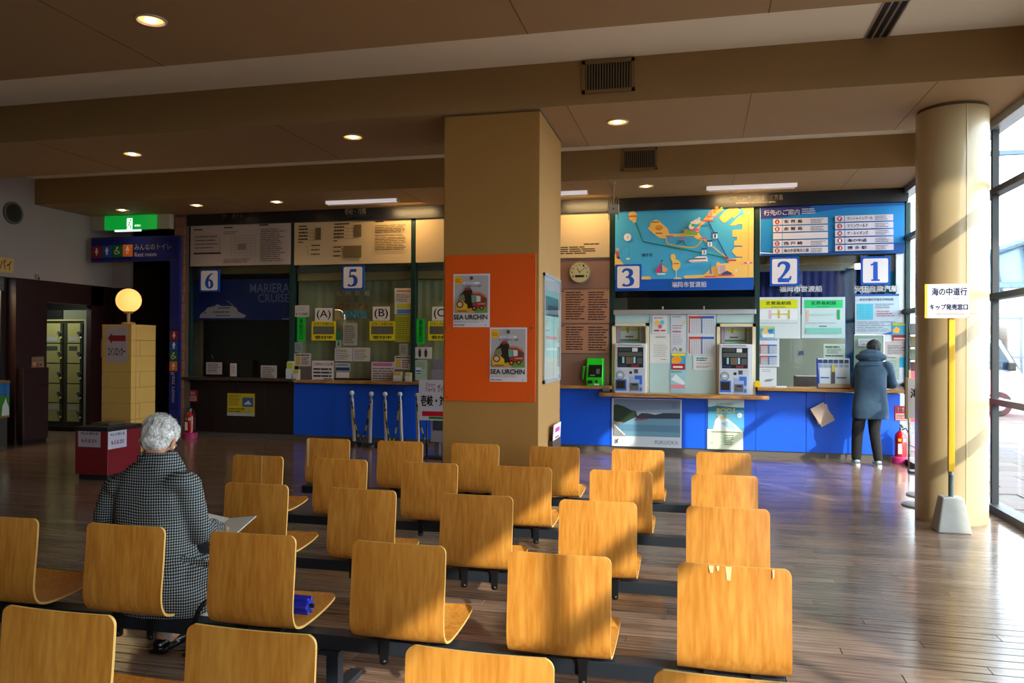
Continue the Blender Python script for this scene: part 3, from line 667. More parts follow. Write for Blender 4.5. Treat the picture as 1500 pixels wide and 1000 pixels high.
for x, y, d in ((1049, 346.5, '1'), (1041.3, 358, '3'), (1033.2, 369.5, '3')):
    mp.rect(x-3, y-4.5, x+3.2, y+4, 'f4f1ee'); mp.rect(x-3.6, y-5, x+3.8, y-2.6, '1f4f9a'); mp.text(d, x-1.2, y-1.8, x+1.3, y+3.2, '1f4f9a', .03)
mp.text('博多湾', 941.5, 370, 957.5, 375.5, '14335a'); mp.text('福岡市営渡船', 986, 412.5, 1037, 421, 'f4f6fa', .02)
mp.poly(A([(752, 612), (748, 695), (710, 692)]), 'd62f7c'); mp.poly(A([(760, 640), (800, 665), (798, 690), (765, 690)]), 'f0a860'); mp.poly(A([(718, 700), (790, 700), (780, 710), (726, 710)]), 'f0ece8'); mp.stroke(A([(755, 602), (752, 700)]), '2a2a4a', .6, False); mp.poly(A([(752, 602), (772, 608), (752, 613)]), '2a3050')
mp.poly(A([(953, 612), (1000, 598), (1090, 592), (1092, 620), (975, 626)]), 'f2f0f0'); mp.poly(A([(990, 598), (1015, 582), (1085, 582), (1088, 597)]), 'f2f0f0'); mp.rect(1018, 379, 1036, 380.5, '20305a'); mp.rect(1013, 383.4, 1036, 384.2, 'd06a80')
mp.rect(922, 314, 934, 315.6, 'c0304a'); mp.disc(967.5, 333, 5.5, 'e89a30', 4); mp.stroke([(962, 334), (967, 336), (973, 333)], 'b06a20', .8); mp.rect(957, 324, 967, 325.2, '5a4a2a'); mp.rect(962, 340.5, 972, 341.8, '5a4a2a')
for q in ((977, 345, 988, 346.6), (997, 350.8, 1007, 352.4), (1027, 349.5, 1039, 351.2), (1003, 336.5, 1025, 339), (1009, 340.5, 1026, 342.2), (1031, 324, 1046, 325.8), (1037, 319, 1052, 320.3), (1034, 405, 1050, 407), (1054, 404, 1076, 405.6), (1090, 386.4, 1102, 388.2)): mp.rect(*q, 'e0508a')
mp.poly([(1002, 342), (1008, 337), (1024, 343), (1023, 346), (1012, 345)], '7ab240'); mp.disc(1015, 333, 4, 'd8e8d0', 4); mp.disc(1017, 331, 2.2, '68a850'); mp.poly([(1041, 318), (1041, 310), (1045, 310), (1045, 320)], 'b08a9a'); mp.disc(1051, 307, 2.6, 'e07a38'); mp.poly([(1055, 308), (1060, 306), (1058, 310)], 'a8c83c')
mp.poly([(1013, 327), (1022, 322), (1030, 326), (1024, 330), (1014, 329)], 'e8e0d8'); mp.disc(1026, 322, 2, 'c8d8e8')
mp.poly([(1041, 402), (1041.5, 390), (1042.6, 384), (1043.6, 390), (1044.4, 403)], '5a8ac0'); mp.rect(1053, 390, 1064, 402, 'dcc0c0'); mp.grid(1056, 391, 1063, 400, 3, 5, 'b08a9a', .3); mp.poly([(1058, 402), (1066, 398), (1074, 402), (1072, 404), (1058, 404)], '40506a')
mp.rect(1067, 382, 1079, 384.5, 'c04a50'); mp.rect(989, 386, 997, 387.2, '6a5a3a')
for i in range(34): mp.rect(1095.6, 304+i*3.1, 1096.2, 305.6+i*3.1, '4a4a4a', up=(i == 0))
for x, y in ((1095.9, 316), (1095.9, 387), (1079.5, 398)): mp.disc(x, y, 1.6, 'e8e4e0')
mp.disc(905.5, 364, 2.4, 'e8a070'); mp.poly([(903.5, 367), (907, 368), (909, 374), (904, 376)], 'c8504a'); mp.stroke([(908, 371), (914, 362), (920, 359), (924, 364), (922, 376)], '2a5a7a', .35); mp.rect(919, 377, 924, 379.5, 'e8e0e0'); mp.poly([(904, 376), (908, 374), (910, 378), (906, 378)], '2a3a6a')

# destination board
s = Sheet('destination_board', 'blue destination board with lettered rows A to J above windows 2 and 1', 'board', (1113, 300, 1325, 372.5), YP, '1f86c8', th=.05)
s.poly([(1113, 300), (1325, 300), (1325, 304), (1240, 305), (1180, 312), (1140, 318), (1113, 318)], '1c5fae'); s.poly([(1113, 300), (1190, 300), (1186, 309), (1150, 315), (1113, 317.5)], '2a2c78')
s.poly([(1113, 372.5), (1113, 366), (1180, 370), (1260, 366), (1300, 358), (1325, 357), (1325, 372.5)], '14519c'); s.poly([(1113, 367), (1133, 368.5), (1133, 370), (1113, 368.8)], 'd8e6ee'); s.rect(1113.3, 300.5, 1114, 372, 'c7d6dd')
s.text('行先のご案内', 1119, 304.5, 1173, 313, 'f2f4f8', .02); s.lines(1176, 303.5, 1200, 312.5, 3, 'c8d0e8', .4)
for i, (L, t, wd) in enumerate((('A', '玄 界 島', 28), ('B', '志 賀 島', 28), ('', '', 0), ('D', '西 戸 崎', 28), ('E', '海の中道海浜公園', 37))):
    y = 318.5+i*10.8; s.rect(1133, y-.4, 1214.5, y+8.6, 'dcd3d6'); s.rect(1146.4, y-.4, 1147.2, y+8.6, '2a86c4')
    if L: s.disc(1139.2, y+4.1, 3.6, 'b4262c'); s.text(L, 1137.7, y+2, 1140.8, y+6.3, 'f0e6e6', .02); s.text(t, 1149, y+1.5, 1149+wd, y+6.8, '1a2a5a', .015); s.lines(1189, y+1, 1211, y+8, 3, '54586e', .35)
for i, (L, t, wd) in enumerate((('F', 'サンシャインプール', 37), ('G', 'マリンワールド', 30), ('H', 'ザ・ルイガンズ.', 31), ('I', '海の中道', 28), ('J', '博 多 駅', 28))):
    y = 317+i*10.7; s.rect(1224.5, y, 1308, y+8.8, 'd3ccd8'); s.rect(1238, y, 1238.9, y+8.8, '2a86c4')
    s.disc(1231.2, y+4.4, 3.6, 'a81f28'); s.text(L, 1229.8, y+2.2, 1232.8, y+6.7, 'f0e6e6', .02); s.text(t, 1242, y+1.8, 1242+wd, y+7, '1a2a5a', .015); s.lines(1282, y+1, 1302, y+8, 3, '54586e', .35)

# counter number signs
def number(d, rect, lab, Y=11.945):
    s = Sheet('number_sign', lab, 'sign', rect, Y, '0b4fb4', 'white figures on blue-rimmed counter signs', th=.03)
    MB().box(-.03, .03, .03, 12.056-Y, .1, .13, M_steel).build('fixing', s.ob)
    x0, y0, x1, y1 = rect; k = (x1-x0)*.07; r = 2.4; L = []
    for cx, cy, q in ((x1-k-r, y0+k+r, 0), (x0+k+r, y0+k+r, 1), (x0+k+r, y1-k-r, 2), (x1-k-r, y1-k-r, 3)):
        for j in range(5): an = PI/2*(q+j/4); L.append((cx+r*math.cos(an), cy-r*math.sin(an)))
    s.poly(L, 'e2dadc'); w_ = x1-x0; s.digit(d, x0+w_*.22, y0+w_*.17, x1-w_*.22, y1-w_*.14, '1450b4')
number('6', (292.5, 394.5, 321, 427), 'square number six sign over the navy ferry panel')
number('5', (501, 388.5, 533, 424), 'square number five sign over the ferry company lettering')
number('3', (901.5, 387, 939.5, 424.5), 'square number three sign at the corner of the sea map', 11.93)
number('2', (1128, 376, 1170.5, 418.5), 'square number two sign over the navy curtain')
number('1', (1261, 375.5, 1304, 417), 'square number one sign over the cyan film')

# ------------------------------------------------------------------ window 6
YG = 12.02
s = Sheet('blind_panel', 'navy panel with a white ferry silhouette behind window 6', 'panel', (279, 409, 425, 469), 12.07, '14225e', th=.01)
s.text('MARIERA', 367, 415.5, 424, 429, '5f6690', .012); s.text('CRUISE', 379, 430.5, 424, 443, '5f6690', .012)
s.poly([(293, 465.5), (294, 460), (301, 455), (305, 450), (316, 448), (319, 445), (326, 448), (344, 448), (333, 440), (335, 440), (342, 448), (348, 451), (350, 456), (356, 459), (362, 462), (359, 465.5)], 'a89a9e')
for i in range(7): s.rect(318.5+i*3, 461, 320.3+i*3, 462.8, '14225e', up=(i == 0)); s.rect(314+i*3.4, 455.5, 316+i*3.4, 458, '14225e', up=False)
s.rect(300, 457, 303, 458.5, '14225e'); s.rect(321, 450, 338, 451.5, '14225e'); s.rect(414, 466.5, 425, 467.8, '8a8ea8')
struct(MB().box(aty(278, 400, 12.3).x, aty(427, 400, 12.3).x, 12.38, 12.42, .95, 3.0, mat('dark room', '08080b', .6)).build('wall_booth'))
t = thing('booth_cabinet', 'dark wooden cabinet behind the glass of window 6', 'cabinet', (aty(351, 540, 12.25).x, 12.25, z1)); hh = aty(351, 527, 12.25).z-z1
MB().box(-.30, .30, -.04, .1, 0, hh, M_dkwood).build('body', t, bevel=.004); MB().box(-.28, -.005, -.048, -.04, .02, hh-.02, M_dkwood).build('door', t); MB().box(.005, .28, -.048, -.04, .02, hh-.02, M_dkwood).build('door', t)
def standing(name, lab, rect, Y, c, group=None, cat='notice', th=.006, foot=True):
    s = Sheet(name, lab, cat, rect, Y, c, group, th=th); return s
zf = lambda s, z: setattr(s, 'zz', z)
def foot(s, z, m=None):      # easel foot so a standing card rests on the counter top
    o = s.o; hx = (s.TR.x-s.TL.x)/2; b = MB(); b.box(-hx*.8, hx*.8, -.02, .06, z-o.z, z-o.z+.006, m or M_black); b.box(-.015, .015, .004, .012, z-o.z, .05, m or M_black); b.build('easel_foot', s.ob)
W6 = 'paper cards on the counter of window 6'
s = standing('notice', 'pale printed card on the counter below the ferry bow', (302, 530.5, 325, 548), 12.0, 'b5aaa6', W6); s.lines(304, 532, 323, 546, 6, '5a5250'); foot(s, z1)
s = standing('notice', 'narrow white leaflet stand on the counter of window 6', (337, 532, 346.5, 551), 11.95, 'c5bab4', W6); s.lines(338, 534, 345, 548, 5, '8a8280'); foot(s, z1)
s = standing('notice', 'pale printed card on the counter under the words on the navy panel', (382, 535, 405.5, 554), 12.0, 'b5aaa6', W6); s.lines(384, 537, 403, 552, 6, '5a5250'); foot(s, z1)
s = Sheet('notice', 'yellow leaflet with a ship photo on the dark wood front', 'notice', (333, 576, 373, 609), 12.035, 'c9b422'); s.rect(355, 582, 371, 595.5, '3d5a94'); s.poly([(357, 592), (364, 586), (369, 592)], 'c8d0dc'); s.lines(335, 578, 353, 594, 6, '5a4a10', .3); s.lines(335, 597, 360, 604, 2, '5a4a10'); s.rect(333, 605, 373, 609, 'a9b4c4'); s.text('¥100', 361, 598, 370, 603, 'e8e4d8')

# ------------------------------------------------------------------ window 5 (A, B) and window C
M_cur = mat('olive curtain', 'a39f7c', .85)
def curtain(pa, pb, zb, lab, m=M_cur):
    a, c = aty(pa, 480, 12.28).x, aty(pb, 480, 12.28).x; n = int((c-a)/.012); V = []; 
    for i in range(n+1): x = a+(c-a)*i/n; y = 12.28+.004*math.sin(x*42)+.003*math.sin(x*17); V += [(x, y, zb), (x, y, 3.03), (x, y+.006, zb), (x, y+.006, 3.03)]
    b = MB(); Fc = []
    for i in range(n): k = i*4; Fc += [(k, k+4, k+5, k+1), (k+2, k+3, k+7, k+6)]
    b.mesh(V, Fc, m, True); o = b.build('curtain'); tag(o, lab, 'curtain', 'olive curtains behind the glass'); 
    a_ = (a+c)/2; rl = MB().box(a, c, 12.25, 12.33, 2.98, 3.06, mat('curtain rail', '6f6660', .5)).build('curtain_rail'); rl.parent = o; return o
curtain(437, 601, z2+.02, 'olive curtain behind windows A and B'); curtain(612, 735, z2+.02, 'olive curtain behind window C')
for pa, pb, l in ((436, 602, 'tan roller blind cassette at the top of window 5'), (611, 735, 'tan roller blind cassette at the top of window C')):
    a, c = aty(pa, 400, 12.15).x, aty(pb, 400, 12.15).x; zt = aty(520, 391, 12.15).z; 
    t = thing('roller_blind', l, 'blind', ((a+c)/2, 12.15, zt-.22), 'roller blinds'); h = (c-a)/2
    MB().box(-h, h, -.03, .04, .13, .22, mat('cassette', '6c625a', .5)).build('cassette', t); MB().box(-h, h, 0, .01, 0, .14, mat('blind fabric', 'a88c62', .8)).build('fabric', t); MB().tube([(-h, .005, 0), (h, .005, 0)], .01, 8, mat('hem bar', '8a7350', .5)).build('hem_bar', t)
s = Sheet('glass_lettering', 'white and red company lettering on the glass below the 5 sign', 'lettering', (490, 424, 544, 468), 12.03, 'ffffff', th=.001, m=glass('film', (.97, .97, .97)))
for i, ch in enumerate('九州郵船'): s.text(ch, 492+i*14, 425.5, 499.5+i*14, 433, 'c9c2b4', .01)
s.text('ジェットフォイル', 491, 437.5, 525, 442.5, 'a8402c', .005); s.text('ヴィーナス', 497, 443.5, 540, 451.5, 'b02a1e', .02); s.text('VENUS', 497, 455, 538, 466, '2f86a8', .02)
G5 = 'paper notices on windows A, B and C'
def note(rect, c, lab, Y=12.02, group=G5, name='notice', **k): return Sheet(name, lab, 'notice', rect, Y, c, group, th=.003, **k)
s = note((432, 447, 453, 464), 'c4bab4', 'small white notice above the green vertical strip by window A'); s.lines(434, 449, 451, 455, 2, '9a9290', .3); s.text('11:00', 434, 458, 451, 461.5, '3a3030')
for rect, l in (((435, 464.5, 447.5, 500), 'green vertical strip beside the (A) card'), ((610, 466.5, 622.5, 503.5), 'green vertical strip beside the (C) card')):
    s = note(rect, '18b836', l); s.text('乗\n船\n窓\n口', rect[0]+3.5, rect[1]+2, rect[2]-3.5, rect[3]-3, '0c3a16')
for ch, r, l in (('(A)', (461.5, 451, 487, 470.5), 'white card lettered (A)'), ('(B)', (546, 449, 571, 469.5), 'white card lettered (B)'), ('(C)', (633, 449, 658.5, 469.5), 'white card lettered (C), cut by the pillar')):
    s = note(r, 'd6cec8', l); s.text(ch, r[0]+2.5, r[1]+3, r[2]-2.5, r[3]-2.5, '2a2626', .01)
for r, l in (((456.5, 470.5, 492, 498.5), 'yellow open-counter card under (A)'), ((541.5, 470.5, 578.5, 498.5), 'yellow open-counter card under (B)'), ((627, 470.5, 664, 498.5), 'yellow open-counter card under (C), cut by the pillar')):
    s = note(r, 'd8c81c', l); w_ = r[2]-r[0]; s.rect(r[0]+2.3, r[1]+7, r[2]-2.3, r[1]+19, '5e5c50'); s.text('只今この窓口は', r[0]+3, r[1]+1.5, r[2]-3, r[1]+6, '2a2410', .012); s.text('受付中', r[0]+5, r[1]+20.8, r[2]-5, r[1]+26, '1c180c', .03)
s = note((431.5, 501, 443, 516), '8f9c9a', 'tiny pale slip under the green strip by window A'); s.lines(433, 503, 442, 514, 5, '5a6664')
for r, l in (((431, 517.5, 455.5, 536), 'white fee notice with a yellow block low by window A'), ((578, 521, 603, 541), 'white fee notice with a yellow block low by the window B frame')):
    s = note(r, 'c2b8b4', l); s.rect(r[0]+2, r[1]+5, r[0]+9, r[1]+17, 'bfa640'); s.lines(r[0]+2, r[1]+1, r[2]-2, r[1]+4, 1, '4a3030', .6, ragged=0); s.lines(r[0]+11, r[1]+5, r[2]-2, r[3]-2, 4, '6a2c2c', .45)
s = note((457, 528, 489, 557), 'cfc6c4', 'large white notice with red heading between windows A and B', Y=11.98); s.text('15時45分出港', 459.5, 531, 488, 535.5, 'a83030', .015); s.lines(459, 538, 488, 553, 3, '3a3434', .55, ragged=.1); s.rect(474, 554, 487, 555.3, '3a3434'); foot(s, z2)
s = note((492, 484.5, 500, 508), '9fa89c', 'narrow slip with a green arrow'); s.rect(492, 484.5, 500, 498, '2a6a44'); s.poly([(495, 499), (497, 499), (497, 503), (498.5, 503), (496, 507), (493.5, 503), (495, 503)], '1f7a4a')
s = note((502.5, 473, 523.5, 505.5), 'a39c90', 'grey printed sheet under the ferry company lettering'); s.lines(504.5, 476, 521.5, 503, 10, '55504a', .4)
for r, l in (((490.5, 509, 516, 529), 'white list with yellow marks, first of the pair'), ((517, 509, 542, 529), 'white list with yellow marks, second of the pair')):
    s = note(r, 'bcb2b0', l); s.lines(r[0]+2, r[1]+2, r[2]-2, r[3]-2, 6, '7a7478', .35); s.rect(r[0]+9, r[1]+4.5, r[0]+18, r[1]+6.5, 'b8a838'); s.rect(r[0]+12, r[1]+11, r[0]+21, r[1]+13, 'b8a838')
s = note((491, 531.5, 513, 543.5), 'a9b0b8', 'small blue-banded card below the first list', Y=11.99); s.rect(492, 538, 512, 542.5, '1c3560'); s.lines(493, 532.5, 511, 536, 1, '4a4e58')
s = note((492.5, 545, 511.5, 553), 'c9bfb8', 'small blank white slip under the blue-banded card', Y=11.99)
s = note((544, 530, 577.5, 557.5), 'c2b8b4', 'white timetable with pink heading below (B)', Y=11.98); s.poly([(545, 533), (548, 531.5), (574, 531.5), (576, 533), (573, 536), (547, 536)], 'c05a94'); s.lines(546, 538, 576, 556, 5, '54484c', .4, ragged=0); foot(s, z2)
s = note((578, 422, 603, 460), 'c8bfb8', 'white notice with orange heading beside the number five lettering'); s.rect(581, 424.5, 601, 427.5, 'b87838'); s.lines(580, 430, 601, 442, 5, '5c5458', .4); s.rect(582, 444.5, 602, 451, 'b8b02c'); s.rect(582, 453, 602, 459, '4a7ab0')
s = note((579, 462, 602.5, 501), 'a8a82c', 'yellow-green calendar sheet beside the (B) card'); s.grid(581, 465, 601, 499, 4, 6, '6a6a20', .35); s.lines(581, 464, 601, 498, 12, '6c6a24', .25)
s = note((585, 503, 597.5, 520), 'a3a098', 'small printed slip under the yellow-green calendar'); s.lines(586.5, 505, 596, 518, 6, '5a5854')
s = note((607.5, 508.5, 632.5, 525), 'c6bdb8', 'white card with two little figures beside the window C frame'); 
for x, c in ((615, '3a3a44'), (624, '7a3a44')): s.disc(x, 511.5, 1.3, c); s.poly([(x-2, 513), (x+2, 513), (x+2, 520), (x+1, 523), (x-1, 523), (x-2, 520)], '34323a')
s = note((608, 527, 625.5, 557), '9fb09c', 'pale green sheet under the card with two figures'); s.lines(610, 529, 624, 540, 5, '5e6c5c', .3); s.rect(609, 538, 617, 549, 'c8cdd0'); s.rect(609.5, 542, 616.5, 544.5, '2a5a9a'); s.rect(610, 546, 617, 548, '2f8a4a')
s = note((440, 536.5, 456, 557), '6f655e', 'grey-brown tile-patterned sheet low by window A'); s.lines(441, 538, 455, 556, 6, '5a524c', .4)
BR = 'leaflets on the counter of windows A to C'
def pad(r, c, lab, c2='c8ccd0'):
    a, d = aty(r[0], r[3], 11.92), aty(r[2], r[1], 11.92); t = thing('leaflet_holder', lab, 'leaflet holder', ((a.x+d.x)/2, 11.92, z2), BR); h = (d.x-a.x)/2; zt = d.z-z2
    MB().box(-h, h, -.02, -.017, 0, zt*.6, mat('clear plastic', c2, .2)).box(-h, h, .03, .034, 0, zt, mat('clear plastic', c2, .2)).box(-h, h, -.02, .034, 0, .004, mat('clear plastic', c2, .2)).build('holder', t)
    MB().box(-h*.85, h*.85, -.012, .022, .005, zt*.93, ink(c)).build('leaflets', t)
pad((428, 541, 438.5, 555), 'c9a838', 'small yellow leaflet stack by the window A frame')
pad((419.5, 529, 430, 556), 'b0bc44', 'tall yellow and blue leaflet stack at the end of the dark counter')
pad((576.5, 544, 588.5, 557), 'cdb050', 'small yellow leaflet stack under the fee notice by window B')
pad((593.5, 545.5, 602.5, 557), 'cdb050', 'small yellow leaflet stack touching the window B frame')

# ------------------------------------------------------------------ wall with clock and telephone
xa, xb = aty(735, 470, 12).x, aty(893, 470, 12).x
wm = struct(MB().box(xa, xb, 12.0, 12.3, z3, 3.1, M_mauve).build('wall_clock_panel'))
for py in (422.5, 473.8, 518): zz = aty(860, py, 12).z; MB().box(xa, xb, 11.998, 12.001, zz-.004, zz+.004, mat('joint', '5d4a30')).build('joint', wm)
for n, (r, l) in enumerate((((800, 424.5, 892.5, 472.5), 'copper-brown notice board of small print under the clock'), ((800, 475.5, 891.5, 517), 'copper-brown notice board of small print above the telephone'))):
    s = Sheet('information_board', l, 'board', r, 11.985, 'a8775c', 'brown boards of small print', th=.014)
    s.lines(829, r[1]+2, 858, r[3]-4, 12 if n == 0 else 10, '3a221a', .45); s.lines(862, r[1]+2, 891, r[3]-3, 12 if n == 0 else 10, '3a221a', .45, seed=5+n); s.rect(822, r[1]+1, 827, r[1]+2.2, '3a221a')
    for x in (803, 889): s.disc(x, r[1]+1.6, .7, '6a4a3a'); s.disc(x, r[3]-1.6, .7, '6a4a3a')
p = aty(849, 398.7, 11.93); t = thing('wall_clock', 'round beige wall clock with small display window', 'clock', (p.x, 11.97, p.z)); R = .165; Ry = Matrix.Rotation(PI/2, 4, 'X')
def ycyl(b, c, r, y0, y1, m, n=40): b.tube([(c[0], y0, c[1]), (c[0], y1, c[1])], r, n, m); return b
ycyl(MB(), (0, 0), R, .025, -.03, mat('clock rim', '8a8264', .35)).build('rim', t, bevel=.006)
ycyl(MB(), (0, 0), R*.9, -.025, -.032, mat('clock face', 'b9ae82', .5)).build('face', t)
b = MB(); mk = ink('2a2618')
for i in range(12):
    an = PI/6*i; V, Fc = text_geo(str(i or 12), .01); cx, cz = math.sin(an)*R*.72, math.cos(an)*R*.72; wq = .028 if i and i < 10 else .036
    if i in (5, 6, 7): continue
    b.mesh([(cx-wq/2+wq*u, -.0335, cz-.016+.032*v) for u, v in V], Fc, mk)
b.build('print', t); MB().box(-.07, .07, -.034, -.032, -.075, -.04, M_black).build('display', t)
for an, l, w_ in ((math.radians(-30), .085, .010), (math.radians(47), .13, .007)):
    d = Vector((math.sin(an), 0, math.cos(an))); q = Vector((d.z, 0, -d.x)); MB().obox(d*(l/2-.01)+Vector((0, -.037, 0)), d*(l/2), Vector((0, .001, 0)), q*w_/2, M_black).build('hand', t)
# telephone
p = aty(873, 560, 11.95); G1 = mat('telephone green', '16c81e', .35, coat=.3); t = thing('public_telephone', 'bright green public telephone with handset on the wooden counter', 'telephone', (p.x, 11.885, z3)); 
hz = aty(873, 524.5, 11.95).z-z3
MB().prism([(.10, 0), (-.10, 0), (-.13, .09), (-.06, hz), (.10, hz)], (-.125, 0, 0), (0, 1, 0), (0, 0, 1), (.25, 0, 0), G1).build('body', t, bevel=.012)
f = MB().obox((.01, -.105, .235), (.10, 0, 0), (0, .034, .102), (0, -.003, .001), mat('phone panel', '101512', .3)).build('face_panel', t)
MB().box(-.10, -.03, -.131, -.12, .035, .085, M_black).build('return_slot', t); MB().box(.015, .05, -.131, -.12, .05, .09, M_black).build('card_slot', t); MB().box(.0, .07, -.134, -.125, .012, .035, ink('d8c8d8')).build('label_plate', t)
for i in range(3):
    for j in range(4): MB().obox((.035+i*.018, -.118+j*-.0065+.013, .25-j*.019), (.0065, 0, 0), (0, .002, .0065), (0, -.004, 0), ink('6a7a6c')).build('key', f).parent = t
MB().obox((-.03, -.128, .165), (.035, 0, 0), (0, .006, .012), (0, -.004, 0), ink('8a948c')).build('card_plate', t)
MB().tube([(-.185, -.02, .10), (-.183, -.03, .12), (-.176, -.04, .2), (-.170, -.03, .27), (-.160, -.02, .285)], [.022, .024, .018, .022, .022], 12, G1).build('handset', t); MB().tube([(-.155, -.03, .27), (-.12, -.03, .26)], .02, 10, M_steel).build('cradle', t)

# ------------------------------------------------------------------ window 3: frosted front with two ticket machines
xa, xb = aty(899, 520, 12).x, aty(1107, 520, 12).x; zr_ = aty(1000, 457, 12).z
nx1, nx2 = aty(950.5, 520, 11.97).x, aty(1049.5, 520, 11.97).x; znt = aty(920, 473, 11.97).z+.004
w3 = struct(MB().box(nx1, nx2, 12.0, 12.02, z4, zr_, M_frost).box(xa+.02, nx1, 12.0, 12.02, znt, zr_, M_frost).box(nx2, xb-.02, 12.0, 12.02, znt, zr_, M_frost).build('wall_frosted'))
for px in (951.5, 1049.5): x = aty(px, 500, 12).x; MB().box(x-.006, x+.006, 11.994, 12.0, z4, zr_, mat('frost joint', '7f9c98', .4)).build('joint', w3)
rl = struct(MB().box(xa, xb, 11.93, 12.03, zr_-.035, zr_+.035, M_alu).build('trim_rail', bevel=.004))
for px in (971, 1031): x = aty(px, 455, 12).x; MB().tube([(x, 11.95, zr_+.03), (x, 11.95, zr_+.085)], .012, 8, M_steel).build('stud', rl)
struct(MB().box(xa, xb, 12.03, 12.06, zr_+.03, aty(1000, 425, 12).z+.01, glass('smoke glass', (.45, .47, .45))).box(xa, xb, 12.06, 12.1, aty(1000, 435, 12).z, aty(1000, 424, 12).z+.05, mat('navy band', '0c1a5a', .5)).build('window_pane_band'))
M_cream = mat('cream niche', 'd9cba8', .5); M_mach = mat('machine white', 'd3d6dc', .4)
def machine(r, nr, lab, lab2, first):
    X0, X1 = aty(nr[0], 520, 11.97).x, aty(nr[2], 520, 11.97).x; zt = aty(920, nr[1], 11.97).z
    t = thing('machine_niche', lab2, 'niche', ((X0+X1)/2, 11.97, z4), 'cream niches for the ticket machines'); h = (X1-X0)/2; Hn = zt-z4
    b = MB(); b.box(-h, -h+.045, 0, .30, 0, Hn, M_cream).box(h-.045, h, 0, .30, 0, Hn, M_cream).box(-h, h, 0, .30, Hn-.045, Hn, M_cream).build('casing', t)
    MB().box(-h+.045, h-.045, .26, .30, 0, Hn-.045, M_cream).build('back_board', t)
    s = Sheet('route_poster', None, None, (r[0]+4, nr[1]+5, r[2]-1, r[1]+4), 12.20, 'd8cfd8', parent=t, th=.003); R0, R2, y0 = r[0]+4, r[2]-1, nr[1]+5
    s.rect(R0+1, y0, R0+5, r[1]+2, 'd59ad0'); s.rect(R0+5, y0+4, R2-4, y0+6.5, 'dccb2c'); s.rect(R0+14, y0+1, R0+17, y0+9, 'b89038'); s.rect(R0+12, y0+14, R0+24, y0+16, 'a0484a'); s.rect(R0+5, y0+18.5, R2-8, y0+21, '3a9a4a'); s.rect(R2-11, y0+1, R2-8, y0+22, '9a8a3a'); s.lines(R2-7, y0+2, R2, y0+18, 6, '8a8490', .3)
    a, c = aty(r[0], r[3], 11.86), aty(r[2], r[1], 11.86); mx = (a.x+c.x)/2; mh = (c.x-a.x)/2; Z = c.z-z4
    u = thing('ticket_machine', lab, 'ticket machine', (mx, 11.86, z4), 'white ticket vending machines')
    MB().box(-mh, mh, 0, .28, 0.002, Z, M_mach).build('body', u, bevel=.006); k = Z/(r[3]-r[1]); q = lambda x: -mh+2*mh*(x-r[0])/(r[2]-r[0]); zq = lambda y: Z-(y-r[1])*k
    def plate(nm, x0, y0, x1, y1, m, d=.008, par=u): return MB().box(q(r[0]+x0), q(r[0]+x1), -d, .002, zq(r[1]+y1), zq(r[1]+y0), m).build(nm, par, bevel=.002)
    plate('face_panel', 1.5, 2, 45, 73, mat('machine face', 'c5cbd6', .35), .004)
    d_ = plate('display', 4.5, 5.5, 42.5, 35.5, mat('machine glass', '2c2e30', .12), .010)
    plate('hood', 2.5, 1.2, 44.5, 4.5, M_mach, .016); plate('display_rim', 2.5, 35.5, 44.5, 37, M_mach, .014)
    for x, y, x2, y2, cc in ((11.5, 20, 14.5, 29, '8fc4dc'), (28, 20, 31, 29, '9fd0e8'), (26, 6.5, 34, 12, 'd8dce0'), (5.5, 31, 18, 35, '2c2c54'), (25, 31, 36, 35, '7a2a34'), (6, 13, 41, 19, '54564e'), (17, 20, 27, 30, '6a5e4c'), (33, 21, 41, 30, '4c4e54'), (6, 6.5, 24, 11.5, '3e403e')): plate('button_panel', x, y, x2, y2, ink(cc), .012)
    for r_, c_ in ((6.5, '7a8088'), (5.2, 'a8b2ba')):
        b = MB(); cx, cz = q(r[0]+8.5), zq(r[1]+47); 
        ycyl(b, (cx, cz), r_*k, -.006-.004*(6.5-r_)*2, .0, ink(c_), 20).build('card_reader', u)
    plate('card_mark', 6, 45, 11, 48, ink('d8eef4'), .017); plate('coin_tray_surround', 1.5, 53, 18, 70, mat('machine blue', '2f6ed0', .4), .006); plate('coin_tray', 3, 55, 16, 67, ink('2c2118'), .009)
    plate('note_panel', 22, 49, 41, 71, mat('machine note', '9fb0d8', .4), .006); plate('note_mark', 30, 47, 41, 53, mat('machine blue', '2048c8', .4), .008); plate('note_mark', 37, 53, 41, 60, mat('machine blue', '2048c8', .4), .008); plate('note_mark', 37, 65, 41, 70, mat('machine blue', '2048c8', .4), .008)
    plate('note_slot', 24, 58, 36, 69, mat('machine grey', '5c6066', .3), .02); plate('slot_opening', 26, 60, 34, 62, M_black, .022); plate('coin_slot', 22, 41, 26, 45, M_black, .01); plate('coin_slot', 29, 38, 35, 44, ink('4a5058'), .01); plate('header_print', 5, 1.8, 40, 2.8, ink('4a4c54'), .018)
machine((900, 503, 946.5, 576), (896.5, 473, 950, 577), 'white ticket machine next to the green telephone', 'cream niche around the ticket machine next to the telephone', True)
machine((1053, 504, 1103, 577.5), (1050, 474, 1107, 578.5), 'white ticket machine next to window 2', 'cream niche around the ticket machine next to window 2', False)
G3 = 'paper notices between the ticket machines'
def n3(r, c, lab): return note(r, c, lab, Y=11.99, group=G3)
s = n3((955.5, 461, 977, 488.5), 'dcdde0', 'small colourful flyer at the top beside the first niche'); s.lines(958, 464, 975, 467, 1, 'd06a6a'); s.disc(963, 473, 4, 'e8c060'); s.disc(970, 472, 3.5, '7ac0d0'); s.disc(967, 478, 3, 'd86080'); s.rect(958, 483, 966, 485, 'c83040'); s.rect(968, 483, 975, 485, 'c83040')
